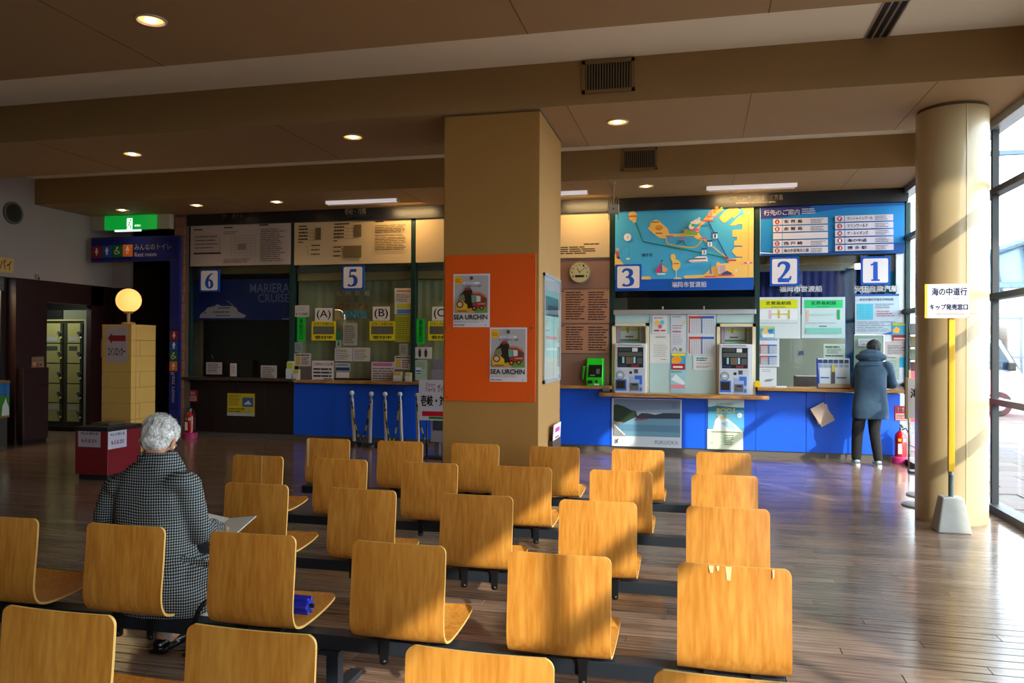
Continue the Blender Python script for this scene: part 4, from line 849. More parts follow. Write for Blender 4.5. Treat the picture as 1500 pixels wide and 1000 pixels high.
s = n3((952, 489, 981.5, 531.5), 'd8d9d4', 'large plain typed sheet beside the first niche'); s.rect(960, 493, 975, 494, '5a5a58'); s.lines(957, 504, 978, 523, 7, '9a9a96', .25, ragged=.15); s.rect(968, 526, 976, 526.8, '7a7a78')
s = n3((982.5, 461.5, 1004.5, 516.5), 'cdcfd8', 'tall grey notice with small pictures, middle of the frosted wall'); s.lines(985, 463, 1002, 465, 1, '4a4a50'); s.rect(1000, 470, 1003, 475, 'd8c850'); s.lines(985, 475, 1002, 482, 2, '8a6a70', .3); s.lines(985, 484, 1002, 487, 1, 'b06a70', .8); s.lines(985, 489, 1002, 505, 7, '9a9aa0', .3); s.disc(997, 512, 2.6, '7a9a4a'); s.stroke([(985, 514), (989, 509), (992, 514)], '3a3a5a', .9)
s = n3((982.5, 517, 1004.5, 541.5), '3aa0c8', 'bright blue leaflet with an orange patch'); s.poly([(983.5, 527), (988, 521), (995, 521), (1000, 527), (994, 532), (984, 532)], 'f0a020'); s.rect(983.5, 517.5, 1003.5, 521, 'e8d820'); s.rect(984, 532.5, 1003.5, 541, 'c02838'); s.rect(986, 536, 1000, 538.5, 'e8e0d8')
s = n3((982, 542, 1004, 573), '9ccfdc', 'pale blue and pink leaflet lowest on the frosted wall'); s.poly([(983, 556), (990, 548), (1003, 559), (1003, 565)], 'e8f0f2'); s.rect(983, 563, 1003, 569, 'e08a98'); s.lines(983, 543, 1002, 546, 1, '7a9a30', .5)
def timetable(s, x0, y0, x1, y1):
    xm = (x0+x1)/2; s.rect(x0, y0, xm, y0+(y1-y0)*.13, 'c8402c'); s.rect(x0, y0, x0+1.2, y1, 'c8402c'); s.rect(xm, y0, x1, y0+(y1-y0)*.13, '1c5cb0'); s.rect(xm, y0, xm+1.2, y1, '1c5cb0'); s.grid(x0+1.5, y0+(y1-y0)*.16, xm-.4, y1, 5, 8, '9a8a78', .3); s.grid(xm+1.6, y0+(y1-y0)*.16, x1, y1, 5, 8, '8494a4', .3)
s = n3((1007, 460, 1048, 490), 'd6d9e0', 'upper of two red and blue timetables'); timetable(s, 1009, 463, 1046, 488); 
s = n3((1007, 490.5, 1048, 520), 'd6d9e0', 'lower of two red and blue timetables'); timetable(s, 1009, 493, 1046, 518)
s = n3((1015.5, 521, 1047, 541.5), 'dadde0', 'white note with green writing below the timetables'); s.lines(1020, 523, 1040, 529, 2, '2f8a7a', .6); s.lines(1020, 531, 1043, 533, 1, 'c05a6a'); s.lines(1020, 535, 1043, 539, 2, '7a7a84')
# posters on the blue front
s = Sheet('poster', 'large landscape poster of a tree-lined pond on the blue front', 'poster', (896.5, 584, 998.5, 654.5), 12.03, 'd6dae0'); 
s.rect(899, 585, 996.5, 639, '8fa2b8'); s.poly([(899, 585), (996.5, 585), (996.5, 598), (899, 603)], '7888a4', up=True); s.rect(899, 604, 996.5, 611, 'b8c0c8'); s.rect(899, 612, 996.5, 639, '6f9ab0'); s.rect(905, 622, 996.5, 632, '5c86a0')
s.poly([(899, 594), (905, 593), (915, 596), (925, 601), (932, 602), (934, 610), (928, 613), (912, 621), (899, 617)], '2c3a2a'); s.poly([(932, 611), (940, 605), (950, 605), (960, 607), (972, 604), (996.5, 604), (996.5, 612), (932, 613)], '3a4250'); s.poly([(930, 614), (950, 612), (950, 614), (930, 616)], 'a0485a'); s.rect(932, 614, 933, 617, 'a0485a'); s.rect(940, 613.5, 941, 616.5, 'a0485a')
s.poly([(899, 618), (914, 619), (908, 622), (899, 624)], '8f8a80'); s.poly([(899, 620), (901, 622), (908, 630), (917, 637), (917, 639), (899, 639)], '8f8e8e')
for i in range(7): s.disc(901+i*2.3, 624+i*2.1, 1.3, 'e6e6ea')
s.text('FUKUOKA', 960, 644, 994, 649.5, '8890a0', .005); s.poly([(901, 643), (903, 645), (905, 643.5), (907, 643), (905.5, 646), (906, 650), (904, 648.5), (902, 650.5), (902.5, 647)], '6a5a64'); s.lines(984, 588, 993, 596, 3, '4a5a78', .3)
s = Sheet('poster', 'blue cycling poster on the blue front under the second ticket machine', 'poster', (1037, 585, 1090, 632), 12.03, '5aa6c8')
s.rect(1037, 585, 1090, 596, 'c3dbe0'); s.poly([(1037, 597), (1050, 594), (1090, 597), (1090, 600), (1037, 603)], '3a7a94'); s.poly([(1044, 632), (1048, 615), (1056, 606), (1064, 612), (1078, 622), (1086, 630), (1084, 632)], 'dfe8ea'); s.poly([(1056, 620), (1066, 616), (1080, 627), (1072, 630)], 'a8c8d8')
s.text('FUN・RIDE', 1050, 590, 1074, 594, 'd8c84c', .01); s.text('BICYCLE', 1050, 598, 1077, 604.5, 'd8cc48', .02); s.text('TRAIL', 1050, 607, 1067, 613.5, 'd8cc78', .02); s.disc(1083.5, 607.5, 3.6, 'e8ecec'); s.lines(1081, 606, 1086, 609, 2, '4a6a5a')
s = Sheet('notice', 'cream route leaflet taped over the foot of the cycling poster', 'notice', (1036, 629, 1088.5, 658), 12.022, 'd9dfc0'); s.rect(1042, 632, 1084, 633.2, '3a4a3a'); s.grid(1042, 636, 1060, 652, 2, 3, '9aa890', .3); s.lines(1061, 636, 1076, 652, 6, '4a5a4a', .4); s.rect(1041, 648, 1045, 650, 'a8c050')

# ------------------------------------------------------------------ windows 2 and 1
G2 = 'paper notices on windows 2 and 1'
def n2(r, c, lab, Y=12.02, name='notice'): return note(r, c, lab, Y=Y, group=G2, name=name)
def folds(pa, pb, za, zb, m, lab, y=12.16, amp=.012):
    a, c = aty(pa, 480, y).x, aty(pb, 480, y).x; n = max(6, int((c-a)/.012)); b = MB(); V = []; Fc = []
    for i in range(n+1): x = a+(c-a)*i/n; yy = y+amp*math.sin(x*60)+amp*.4*math.sin(x*23+1); V += [(x, yy, za), (x, yy, zb), (x, yy+.005, za), (x, yy+.005, zb)]
    for i in range(n): k = i*4; Fc += [(k, k+4, k+5, k+1), (k+2, k+3, k+7, k+6)]
    b.mesh(V, Fc, m, True); return tag(b.build('curtain'), lab, 'curtain')
zn0, zn1 = aty(1180, 436, 12.16).z, aty(1180, 397, 12.16).z
folds(1111, 1238, zn0-.25, zn1, mat('navy cloth', '0c1c6e', .7), 'short navy curtain behind the figure two sign', amp=.006)
folds(1238, 1251, z5+.0, zn1+.03, mat('teal cloth', '0b4a8c', .6), 'narrow teal-blue curtain between windows 2 and 1')
folds(1251, 1296, aty(1270, 490, 12.16).z, zn1+.02, mat('teal cloth', '0b4a8c', .6), 'blue curtain behind the figure one sign', y=12.2)
s = Sheet('window_film', 'bright cyan film at the sunlit end of window 1', 'film', (1296, 397, 1329.5, 482), 12.14, '18b8e0', th=.004); 
s = Sheet('window_film', 'white dotted film above the cyan film', 'film', (1296, 373, 1329, 397), 12.14, 'd4d8dc', th=.004); s.grid(1298, 374, 1328, 396, 12, 10, 'b8bec4', .4)
s = Sheet('glass_lettering', 'white ferry operator lettering on the glass under the two sign', 'lettering', (1140, 417, 1206, 429), 12.03, 'ffffff', th=.001, m=glass('film', (.97, .97, .97))); s.text('福岡市営渡船', 1141.5, 418.5, 1204.5, 427.5, 'f2f4f8', .03)
s = Sheet('glass_lettering', 'white company lettering on the glass under the one sign', 'lettering', (1251, 417, 1318, 429), 12.03, 'ffffff', th=.001, m=glass('film', (.97, .97, .97))); s.text('安田産業汽船', 1252, 418, 1316, 427.5, 'f2f4f8', .03)
s = n2((1109.5, 435, 1172.5, 495.5), 'cfd9dc', 'large route poster with a yellow heading'); s.rect(1112, 439, 1168.5, 451.5, 'd4d818'); s.text('志賀島航路', 1122, 441, 1159, 446.5, '2a3414', .015); s.text('Shikanoshima', 1130, 448, 1151, 450.4, '5a6424', .0)
s.rect(1113, 452.5, 1168, 468, 'e2e8ea'); s.rect(1126, 454, 1130, 467, 'd8b0dc'); s.rect(1128, 459, 1156, 461, 'd4d020'); s.rect(1140, 454, 1142.5, 466, 'c8b050'); s.rect(1154.5, 454, 1157, 467, 'c8b050'); s.rect(1113, 472.8, 1168, 473.4, '8a9498')
s = n2((1174.5, 435, 1238, 495), 'c2d6dc', 'large route poster with a green heading'); s.rect(1178, 439, 1234.5, 451, '2ecc78'); s.text('玄界島航路', 1188, 441, 1225, 446.5, '123a22', .015); s.text('Genkaijima', 1197, 448, 1216, 450.2, '2a6a44', .0)
s.rect(1181, 454, 1185, 471, 'd8b8a8'); s.rect(1185, 459, 1226, 461, 'b0d8c0'); s.rect(1226.5, 453.5, 1230.5, 468, '20b060'); s.lines(1180, 472, 1232, 474, 1, '8a9aa0', .4); s.rect(1180, 480, 1233, 488.5, '7ac8b8'); s.grid(1186, 481, 1232, 488, 10, 3, 'a8dccc', .3); s.rect(1200, 477, 1211, 478.3, '4a5a5a')
s = n2((1252.5, 433.5, 1317, 489.5), 'b9cbd8', 'large timetable poster with a pale cyan table on window 1'); s.poly([(1252.5, 433.5), (1317, 433.5), (1317, 430.5), (1252.5, 430.5)], '2a5aa8'); s.text('本日の海の中道ゆき時刻表', 1259, 436.5, 1309, 440.5, '2a3450', .012); s.rect(1255, 444.5, 1279, 468, '48b4d0'); s.grid(1257, 446, 1277, 466, 2, 5, '78ccdc', .4); s.lines(1282, 444, 1310, 452, 3, '6a7484', .35); s.lines(1284, 454, 1312, 464, 3, 'b85a6a', .35, ragged=.5); s.lines(1255, 470, 1312, 486, 6, '6a7484', .3); s.poly([(1290, 489.5), (1317, 483), (1317, 489.5)], '2a5ab0')
s = n2((1113, 478, 1135, 495), '58a8c8', 'small landscape picture card on the yellow-headed poster', Y=12.008); s.poly([(1115, 488), (1120, 481), (1127, 482), (1126, 490), (1117, 493)], 'e0c07a'); s.rect(1113.5, 478.5, 1134.5, 481, 'c8d040'); s.poly([(1124, 483), (1133, 482), (1131, 487), (1126, 487)], '2a78c0'); s.rect(1117, 489, 1134, 494, 'dce6e4')
s = n2((1110, 496, 1141.5, 537), 'd2d8e2', 'red and blue timetable sheet below the yellow-headed poster'); s.rect(1113, 497, 1139, 498.2, '2a6ac0'); timetable(s, 1113, 504.5, 1138, 518); timetable(s, 1113, 521, 1138, 534)
s = n2((1112.5, 538, 1137.5, 568), 'd4dade', 'plain white form below the timetable sheet of window 2', Y=12.0); s.lines(1116, 540, 1132, 545, 2, 'a0a6b0', .4); s.poly([(1119, 557), (1124, 555), (1134, 554.5), (1129, 558.5), (1121, 559)], '8a949a')
s = n2((1206.5, 503.5, 1238, 525), 'b6cabc', 'pale green typed notice above the brochure stand'); s.lines(1209, 506, 1236, 510, 1, '3a4a40', .5); s.lines(1211, 510, 1234, 518, 4, '5a6a60', .4); s.lines(1209, 519.5, 1236, 522.5, 1, '3a4a40', .6)
s = n2((1251, 490.5, 1294.5, 567), '8fa394', 'grey-green sheet behind the person at window 1', Y=12.04); s = n2((1257, 496, 1285, 507), 'b6c4cc', 'small pale slip just above the dark hair of the person', Y=12.02); s.text('ただ今の窓口', 1260, 498, 1282, 501.5, '5a6472', .005); s.lines(1262, 502.5, 1275, 505.5, 1, 'b05a6a')
s = n2((1295.5, 489, 1330, 523), 'c0b4b0', 'pale typed notice beside the dark hair of the person', Y=12.03); s.rect(1296, 489.5, 1309, 500, 'd8dcde'); s.lines(1300, 505, 1328, 519, 6, '54505a', .4)
s = n2((1306.5, 472.5, 1329.5, 490), '3a94b8', 'small blue and orange card over the cyan film', Y=12.01); s.poly([(1308, 483), (1313, 478), (1319, 482), (1316, 488), (1309, 487)], 'e8a830'); s.rect(1307, 473, 1329, 476.5, 'b0b428')
s = n2((1308, 490.5, 1329.5, 499.5), '8a1c24', 'dark red banner card below the blue and orange card', Y=12.012); s.rect(1309, 494.5, 1326, 497, 'c0a8a8'); s.rect(1308, 498.5, 1329.5, 499.5, 'c8c0c0')
s = n2((1296, 524, 1317.5, 556), '9fae9e', 'grey-green form under the pale typed notice', Y=12.03); s.lines(1298, 527, 1315, 550, 7, '7a887a', .3)
s = Sheet('window_film', 'small cyan square of film low on window 1', 'film', (1318.5, 523, 1330, 538), 12.03, '18b0d8', th=.003)
# brochure display on the counter
a, c = aty(1197.5, 566, 11.9), aty(1246, 525, 11.9); t = thing('brochure_stand', 'white display stand full of brochures next to the standing person', 'display stand', ((a.x+c.x)/2, 11.9, z5)); h = (c.x-a.x)/2; zt = c.z-z5
bk = MB().obox((0, .05, zt/2), (h, 0, 0), (0, .008, 0), (0, .03, zt/2), mat('stand white', 'ccd2dc', .5)).build('back_board', t)
MB().box(-h, h, -.06, .08, 0, .012, mat('stand tan', 'b09a80')).box(-h, h, -.06, -.05, 0, .07, mat('stand tan', 'b09a80')).build('tray', t); MB().obox((-h, .02, zt/2), (.004, 0, 0), (0, .05, 0), (0, .02, zt/2), ink('1c4ad0')).build('side_panel', t)
for i in range(6):
    x = -h*.8+i*h*.32; MB().box(x-.028, x+.028, .052, .056, zt*.84, zt*.96, ink('3a4a6a')).build('caption_card', bk); MB().box(x-.028, x+.028, .050, .054, zt*.70, zt*.80, ink('9aa8b8')).build('caption_card', bk)
for x, wq, cq, z0 in ((-h*.55, h*.33, 'd6dee4', .2), (h*.45, h*.38, 'cdd6d6', .2)): 
    o = MB().box(x-wq, x+wq, -.005, .012, .03, zt*.66, ink(cq)).build('brochure', t); MB().box(x-wq*.8, x+wq*.8, -.008, -.004, zt*.34, zt*.38, ink('2464b8')).build('band', o)
MB().box(-h*.12, h*.08, -.004, .012, .03, zt*.55, ink('5a5058')).build('brochure', t); MB().box(-h*.1, h*.04, .02, .03, zt*.5, zt*.78, ink('d8c83a')).build('brochure', t)
for ln, r, c_ in (('low stack of white papers on the counter by window 2', (1137, 563.5, 1150, 567.5), 'd0d2d6'),):
    p = aty(1143, 567, 11.92); t = tag(MB().box(-.08, .08, -.05, .05, 0, .012, ink(c_)).obox((.01, 0, .016), (.07, .01, 0), (-.006, .045, 0), (0, 0, .004), ink('dcdce0')).build('paper_stack'), ln, 'papers'); t.location = (p.x, 11.92, z5)
p = aty(1107.5, 566, 11.88); t = thing('tape_dispenser', 'yellow tape dispenser on the counter end at window 2', 'dispenser', (p.x+.02, 11.9, z5)); Yl = mat('yellow plastic', 'f0c810', .35)
MB().box(-.045, .045, -.03, .03, 0, .035, Yl).build('body', t, bevel=.006); ycyl(MB(), (0, .055), .04, -.02, .02, Yl, 20).build('roll', t, bevel=.004)
# booklets hanging on a string
p = aty(1204, 605, 12.0); t = thing('hanging_booklets', 'pink booklets hanging by a string on the blue front', 'booklet', (p.x, 12.0, p.z))
for k, (an, c_, y) in enumerate(((.55, 'b9a294', -.05), (.25, 'c4bcae', -.028), (.78, 'a8917f', -.012))):
    an = -an; U = Vector((math.cos(an), 0, -math.sin(an))); V_ = Vector((math.sin(an), 0, math.cos(an))); c = Vector((-.0, y, -.015))
    MB().obox(c, -U*.105 if k == 0 else U*.095, Vector((0, .008, 0)), V_*.15 if k == 0 else V_*.13, ink(c_)).build('booklet_cover', t, bevel=.002)
zt = aty(1206, 570, 12).z-p.z; MB().tube([(.03, -.02, .12), (.03, .0, zt)], .0035, 6, ink('2a3038')).build('string', t)

# counter-wall interior glimpsed behind window 2
t = thing('office_desk', 'brown desk in the office behind window 2', 'desk', (.80, 13.6, 0)); 
MB().box(-.65, .65, -.35, .35, .70, .74, mat('desk top', '6e5840', .5)).build('desk_top', t); MB().box(-.62, .62, -.33, -.30, .05, .70, mat('desk panel', '7a5a3c', .5)).build('front_panel', t)
for sx in (-.62, .58): MB().box(sx, sx+.04, -.33, .33, 0, .70, M_grayst).build('side_panel', t)
t = thing('filing_cabinet', 'mauve-grey cabinet in the office behind window 2', 'cabinet', (1.75, 13.2, 0)); MB().box(-.24, .24, -.25, .25, 0, 1.15, mat('cabinet mauve', '7c6c70', .5)).build('body', t, bevel=.005)
for i in range(3): d_ = MB().box(-.22, .22, -.262, -.25, .06+i*.36, .39+i*.36, mat('cabinet mauve', '7c6c70', .5)).build('drawer', t); MB().box(-.05, .05, -.28, -.262, .26+i*.36, .28+i*.36, M_steel).build('handle', d_)
t = Sheet('wall_notice', 'dark blue notice on the office wall behind window 2', 'notice', (1170, 514, 1177, 520), 15.18, '16244a', th=.01)
t = thing('office_ceiling_light', 'glowing office ceiling panel above the figure two sign', 'ceiling light', (1.52, 12.85, 3.1), 'office ceiling panels')
MB().box(-.17, .17, -.55, .45, -.02, .0, M_alu).build('frame', t); MB().box(-.15, .15, -.52, .42, -.024, -.02, mat('office light', 'e8f8e0', emit='d8f0d0', es=1.6)).build('diffuser', t)
l = bpy.data.lights.new('office light', 'AREA'); l.shape = 'RECTANGLE'; l.size = .3; l.size_y = .9; l.energy = 22; l.color = (.95, 1, .9); o = bpy.data.objects.new('office_light', l); COL.objects.link(o); o.parent = t; o.location = (0, 0, -.04)

# ------------------------------------------------------------------ pillar fittings
YPf = py0
ob = thing('bulletin_board', 'orange notice panel screwed to the square pillar', 'board', (aty(717, 588, YPf).x, YPf, aty(717, 588, YPf-.012).z))
a, c = aty(651, 587.5, YPf-.012), aty(785, 371, YPf-.012); hw_ = (c.x-a.x)/2; hh = c.z-aty(717, 588, YPf-.012).z
MB().box(-hw_, hw_, -.012, 0, 0, hh, mat('orange board', 'dc5410', .4)).build('board', ob, bevel=.002)
for sx in (-hw_+.035, hw_-.035):
    for z in (.035, hh/2, hh-.035): ycyl(MB(), (sx, z), .009, -.016, -.012, M_steel, 10).build('screw', ob)
def bus_poster(r, lab):
    s = Sheet('poster', lab, 'poster', r, YPf-.0135, 'd2ccce', 'the two alike posters on the orange panel', th=.001); x0, y0, x1, y1 = r; W, Hh = x1-x0, y1-y0
    X = lambda u: x0+u*W; Y = lambda v: y0+v*Hh; P = lambda L: [(X(u), Y(v)) for u, v in L]
    s.rect(X(.04), Y(.03), X(.96), Y(.74), 'a9a4a6'); s.disc(X(.14), Y(.12), W*.12, 'e8a818'); s.lines(X(.07), Y(.09), X(.22), Y(.16), 3, '8a4a10', .4)
    s.disc(X(.5), Y(.08), W*.05, '4a4a34'); s.rect(X(.28), Y(.155), X(.72), Y(.19), 'e0dce8'); s.lines(X(.31), Y(.163), X(.69), Y(.182), 1, '5a3a8a', .6)
    s.text('シーバスあーいーっぱ！', X(.25), Y(.205), X(.77), Y(.25), '1e1a1c', .03)
    s.poly(P([(.18, .40), (.30, .32), (.34, .26), (.44, .25), (.52, .31), (.56, .40), (.60, .62), (.40, .66), (.20, .60)]), '2a2018'); s.poly(P([(.32, .27), (.38, .25), (.50, .27), (.48, .30), (.34, .31)]), '8a3a2c')
    s.poly(P([(.20, .40), (.30, .38), (.34, .50), (.22, .55), (.13, .50)]), '7a7458'); s.poly(P([(.54, .34), (.72, .34), (.88, .39), (.94, .48), (.93, .62), (.80, .66), (.56, .66), (.50, .40)]), '9a3a2e'); s.poly(P([(.54, .34), (.72, .34), (.88, .39), (.93, .44), (.9, .45), (.75, .38), (.54, .37)]), 'b87a5a')
    s.poly(P([(.51, .41), (.62, .40), (.63, .53), (.52, .54)]), '5a9a7c'); s.poly(P([(.64, .41), (.76, .42), (.76, .52), (.65, .53)]), 'c8ccc8'); s.poly(P([(.80, .44), (.90, .46), (.90, .53), (.80, .53)]), '4a4a3a')
    s.poly(P([(.08, .52), (.26, .50), (.40, .58), (.42, .70), (.20, .72), (.08, .68)]), 'd0a828'); s.disc(X(.2), Y(.575), W*.10, '7a1c18'); s.disc(X(.2), Y(.575), W*.065, 'b8b098'); s.poly(P([(.10, .68), (.60, .64), (.58, .72), (.10, .72)]), 'c89828'); s.poly(P([(.60, .66), (.95, .62), (.95, .73), (.60, .73)]), '6a8a3a')
    s.disc(X(.60), Y(.65), W*.07, '3a2018'); s.disc(X(.60), Y(.65), W*.035, 'c86a4a'); s.disc(X(.80), Y(.64), W*.06, '2a2018'); s.disc(X(.80), Y(.64), W*.03, 'c8a03a'); s.rect(X(.70), Y(.56), X(.90), Y(.575), 'd8a080'); s.rect(X(.16), Y(.69), X(.40), Y(.705), '8a1c18')
    s.text('SEA URCHIN', X(.04), Y(.765), X(.96), Y(.86), '0c0a0a', .03); s.lines(X(.05), Y(.88), X(.95), Y(.92), 2, '8a8688', .3); s.lines(X(.05), Y(.95), X(.40), Y(.975), 1, '4a4a58', .6); s.rect(X(.90), Y(.95), X(.925), Y(.98), '3a9ac8')
bus_poster((664, 401, 717.5, 479), 'poster of a painted bus, higher of the two on the orange panel')
bus_poster((717.5, 479.5, 772, 559), 'poster of a painted bus, lower of the two on the orange panel')
# framed poster on the sunlit side of the pillar
XP = px1+.004
def yz(px, py): q = atx(px, py, XP); return q.y, q.z
y0, z0 = yz(795, 562); y1, _z = yz(819, 548); _y, z1_ = yz(796, 399)
t = thing('framed_poster', 'aluminium poster frame with a pale blue print on the sunlit pillar side', 'frame', (px1, (y0+y1)/2, z0)); hy = (y1-y0)/2; hz = z1_-z0
MB().box(.002, .012, -hy+.02, hy-.02, .02, hz-.02, ink('c9bcb4')).build('backing', t)
for q in ((-hy, hy, 0, .03), (-hy, hy, hz-.03, hz), (-hy, -hy+.03, 0, hz), (hy-.03, hy, 0, hz)): MB().box(.0, .022, q[0], q[1], q[2], q[3], M_alu).build('frame_rail', t)
pr = MB().box(.012, .0135, -hy+.09, hy-.13, hz*.22, hz*.86, ink('9cc2c0')).build('print', t)
MB().box(.0135, .0145, -hy+.09, hy-.13, hz*.62, hz*.80, ink('4a7c8c')).box(.0145, .0150, -hy+.2, hy-.13, hz*.62, hz*.72, ink('2e4a5a')).box(.0145, .015, -hy+.12, hy-.2, hz*.4, hz*.43, ink('c86a78')).box(.0145, .015, -hy+.12, hy-.2, hz*.3, hz*.32, ink('d8e4e0')).build('print', t)
MB().box(.018, .019, -hy+.03, hy-.03, .03, hz-.03, glass('poster glass', (.95, .98, .97), base=.04)).build('pane', t)
y0, z0 = yz(803, 662); y1, _ = yz(815, 655); _, z1_ = yz(806, 624)
t = thing('leaflet_rack', 'slim leaflet rack with magenta lettering low on the pillar side', 'rack', (px1, (y0+y1)/2, z0-.1)); hy = (y1-y0)/2; hz = z1_-z0+.1
MB().box(0, .05, -hy, hy, 0, hz*.6, ink('4a3a30')).build('case', t); MB().obox((.045, 0, hz*.55), (.003, 0, 0), (0, hy*.9, 0), (.01, 0, hz*.5), ink('e0d8e0')).build('leaflet', t)
MB().obox((.055, -.0, hz*.88), (.002, 0, 0), (0, hy*.5, 0), (.0005, 0, hz*.06), ink('c83a9a')).obox((.052, -.0, hz*.66), (.002, 0, 0), (0, hy*.4, 0), (.0005, 0, hz*.02), ink('c83a9a')).build('lettering', t)

# ------------------------------------------------------------------ yellow sign on a concrete block, standing sign panels
t = thing('pole_sign', 'hand-lettered white sign on a yellow pole set in a concrete block', 'sign', (2.165, 7.60, 0)); M_conc = mat('concrete', 'a9a8a2', .85, var=.12, scale=14, bump=.2)
b = MB(); V = [(-.135, -.12, 0), (.135, -.12, 0), (.135, .12, 0), (-.135, .12, 0), (-.085, -.075, .30), (.085, -.075, .30), (.085, .075, .30), (-.085, .075, .30)]
b.mesh(V, [(0, 3, 2, 1), (4, 5, 6, 7), (0, 1, 5, 4), (1, 2, 6, 5), (2, 3, 7, 6), (3, 0, 4, 7)], M_conc); b.build('concrete_block', t, bevel=.012)
MB().tube([(0, 0, .29), (0, 0, .53)], .021, 14, mat('grey tube', '4a5a58', .4)).build('socket', t); MB().tube([(0, 0, .49), (0, 0, .52)], .024, 14, M_steel).build('collar', t)
Yt = mat('yellow paint', 'e8b404', .4); zs0, zs1 = aty(1388, 466, 7.58).z, aty(1388, 416, 7.58).z
MB().box(-.024, .024, -.022, .022, .52, zs1-.05, Yt).build('pole', t, bevel=.003)
a, c = aty(1354.5, 440, 7.56).x-2.165, aty(1420, 440, 7.56).x-2.165; MB().box(a, c, -.045, -.024, zs0, zs1, Yt).build('sign_board', t)
s = Sheet('sign_face', None, None, (1358.5, 416, 1420, 465.5), 7.553, 'e6e6ee', parent=t, th=.001)
s.text('海の中道行', 1364.5, 421, 1417, 433, '1c2250', .035); s.text('アイランドシティ経由・西戸崎行きも可', 1365, 436, 1415, 438.6, '54587a', .0); s.text('キップ発売窓口', 1362, 445, 1418, 454, '1c2250', .035); s.poly([(1370, 459), (1377, 456.5), (1377, 458), (1413, 458), (1413, 461), (1377, 461), (1377, 462)], 'e8a8a4')
for x, y in ((1361, 418), (1361, 463.5), (1418, 418.5), (1418, 464)): s.disc(x, y, .8, 'b04a6a')
M_basew = mat('sign base grey', 'a8a8aa', .35, metal=.5)
for (bx, by, lab, col_, txt) in ((2.215, 8.72, 'white sign panel on a round base half hidden behind the round column', 'd8d4d6', '海の中道'), (2.40, 9.32, 'second round-based sign stand farther behind the column', 'c85a70', '')):
    t = thing('sign_stand', lab, 'sign', (bx, by, 0), 'round-based sign stands behind the column')
    MB().lathe([(.185, 0), (.185, .012), (.165, .022), (.03, .028)], (0, 0, 0), 32, M_basew).build('round_base', t)
    MB().tube([(.0, 0, .02), (.0, 0, 1.45)], .014, 10, M_alu).build('pole', t)
    pz0, pz1 = (aty(1340, 612, by).z, aty(1340, 554, by).z) if txt else (.8, 1.35)
    xa_ = aty(1329, 580, by).x-bx if txt else -.15; MB().box(xa_, xa_+.50, -.028, -.015, pz0, pz1, ink(col_)).build('sign_board', t); MB().box(xa_-.02, xa_+.0, -.03, .02, pz0-.01, pz1+.01, mat('sign edge tan', 'a8906a')).build('edge_strip', t)
    if txt: V, Fc = text_geo(txt, .02); b = MB(); b.mesh([(xa_+.02+.40*u, -.0300, pz1-.20+.10*v) for u, v in V], Fc, ink('3a3a48')); b.build('lettering', t)
t = thing('brochure_rack', 'brown wire brochure rack between the counter and the window wall', 'rack', (2.74, 11.0, 0))
MB().box(-.09, .07, -.10, .10, 0, .03, M_black).build('base', t)
for sx in (-.08, .06): MB().tube([(sx, .08, .02), (sx, .08, 1.93)], .010, 8, mat('rack tan', '5c4c3a', .5)).build('post', t)
for k in range(6):
    z = .95+k*.165; MB().box(-.08, .06, -.02, .07, z, z+.012, mat('rack tan', '5c4c3a', .5)).build('tray', t); MB().obox((-.01, .035, z+.075), (.06, 0, 0), (0, .01, 0), (0, .01, .065), ink(('6a5c48', '7a6a5c', '5c3430', '66705a', '746844', '6c6c6c')[k])).build('brochures', t)

# ------------------------------------------------------------------ fire extinguishers
def extinguisher(x, y, lab, slab, srect, sY):
    t = thing('fire_extinguisher', lab, 'fire extinguisher', (x, y, 0), 'red fire extinguishers on magenta stands'); R_ = mat('extinguisher red', 'b40f18', .25, coat=.5)
    MB().lathe([(.115, 0), (.115, .085), (.10, .095)], (0, 0, 0), 28, mat('magenta stand', 'b8286a', .45)).build('stand', t)
    MB().lathe([(.05, .06), (.078, .07), (.08, .36), (.072, .405), (.045, .435), (.03, .45)], (0, 0, 0), 28, R_).build('cylinder', t); MB().tube([(0, 0, .45), (0, 0, .50)], .02, 12, M_steel).build('valve', t)
    MB().obox((.0, -.035, .52), (.013, 0, 0), (0, .06, .012), (0, -.001, .006), M_black).build('lever', t); MB().tube([(.02, 0, .47), (.06, -.03, .49), (.10, -.03, .42), (.105, -.03, .3), (.10, -.02, .16)], .010, 8, M_black).build('hose', t); MB().tube([(.10, -.02, .18), (.10, -.02, .10)], [.011, .018], 8, M_black).build('nozzle', t)
    MB().obox((-.02, -.079, .21), (.03, .004, 0), (0, .002, 0), (0, 0, .07), ink('d8d4c8')).build('label_plate', t); MB().obox((.035, -.074, .33), (.02, .008, 0), (0, .002, 0), (0, 0, .022), ink('8ad0c0')).build('label_plate', t); MB().obox((-.03, -.078, .33), (.018, -.006, 0), (0, .002, 0), (0, 0, .02), ink('d8b830')).build('label_plate', t)
    s = Sheet('extinguisher_sign', slab, 'sign', srect, sY, 'a82830', 'fire extinguisher signs', th=.02); x0, y0, x1, y1 = srect; s.rect(x0+1, y0+(y1-y0)*.5, x1-1, y1-1, 'c89a90'); s.text('消火器', x0+3, y0+2, x1-3, y0+(y1-y0)*.42, 'e8d8d0', .01); s.lines(x0+2, y0+(y1-y0)*.58, x1-2, y1-2, 3, '8a3a34', .4)
extinguisher(2.74, 11.84, 'red fire extinguisher by the window end of the blue front', 'red and pink extinguisher notice on the blue front', (1311, 594.5, 1327.5, 616), 12.03)
extinguisher(-8.42, 11.78, 'red fire extinguisher at the brick pier by the dark front', 'small extinguisher sign on the dark front', (276, 571, 288.5, 588), 12.03)

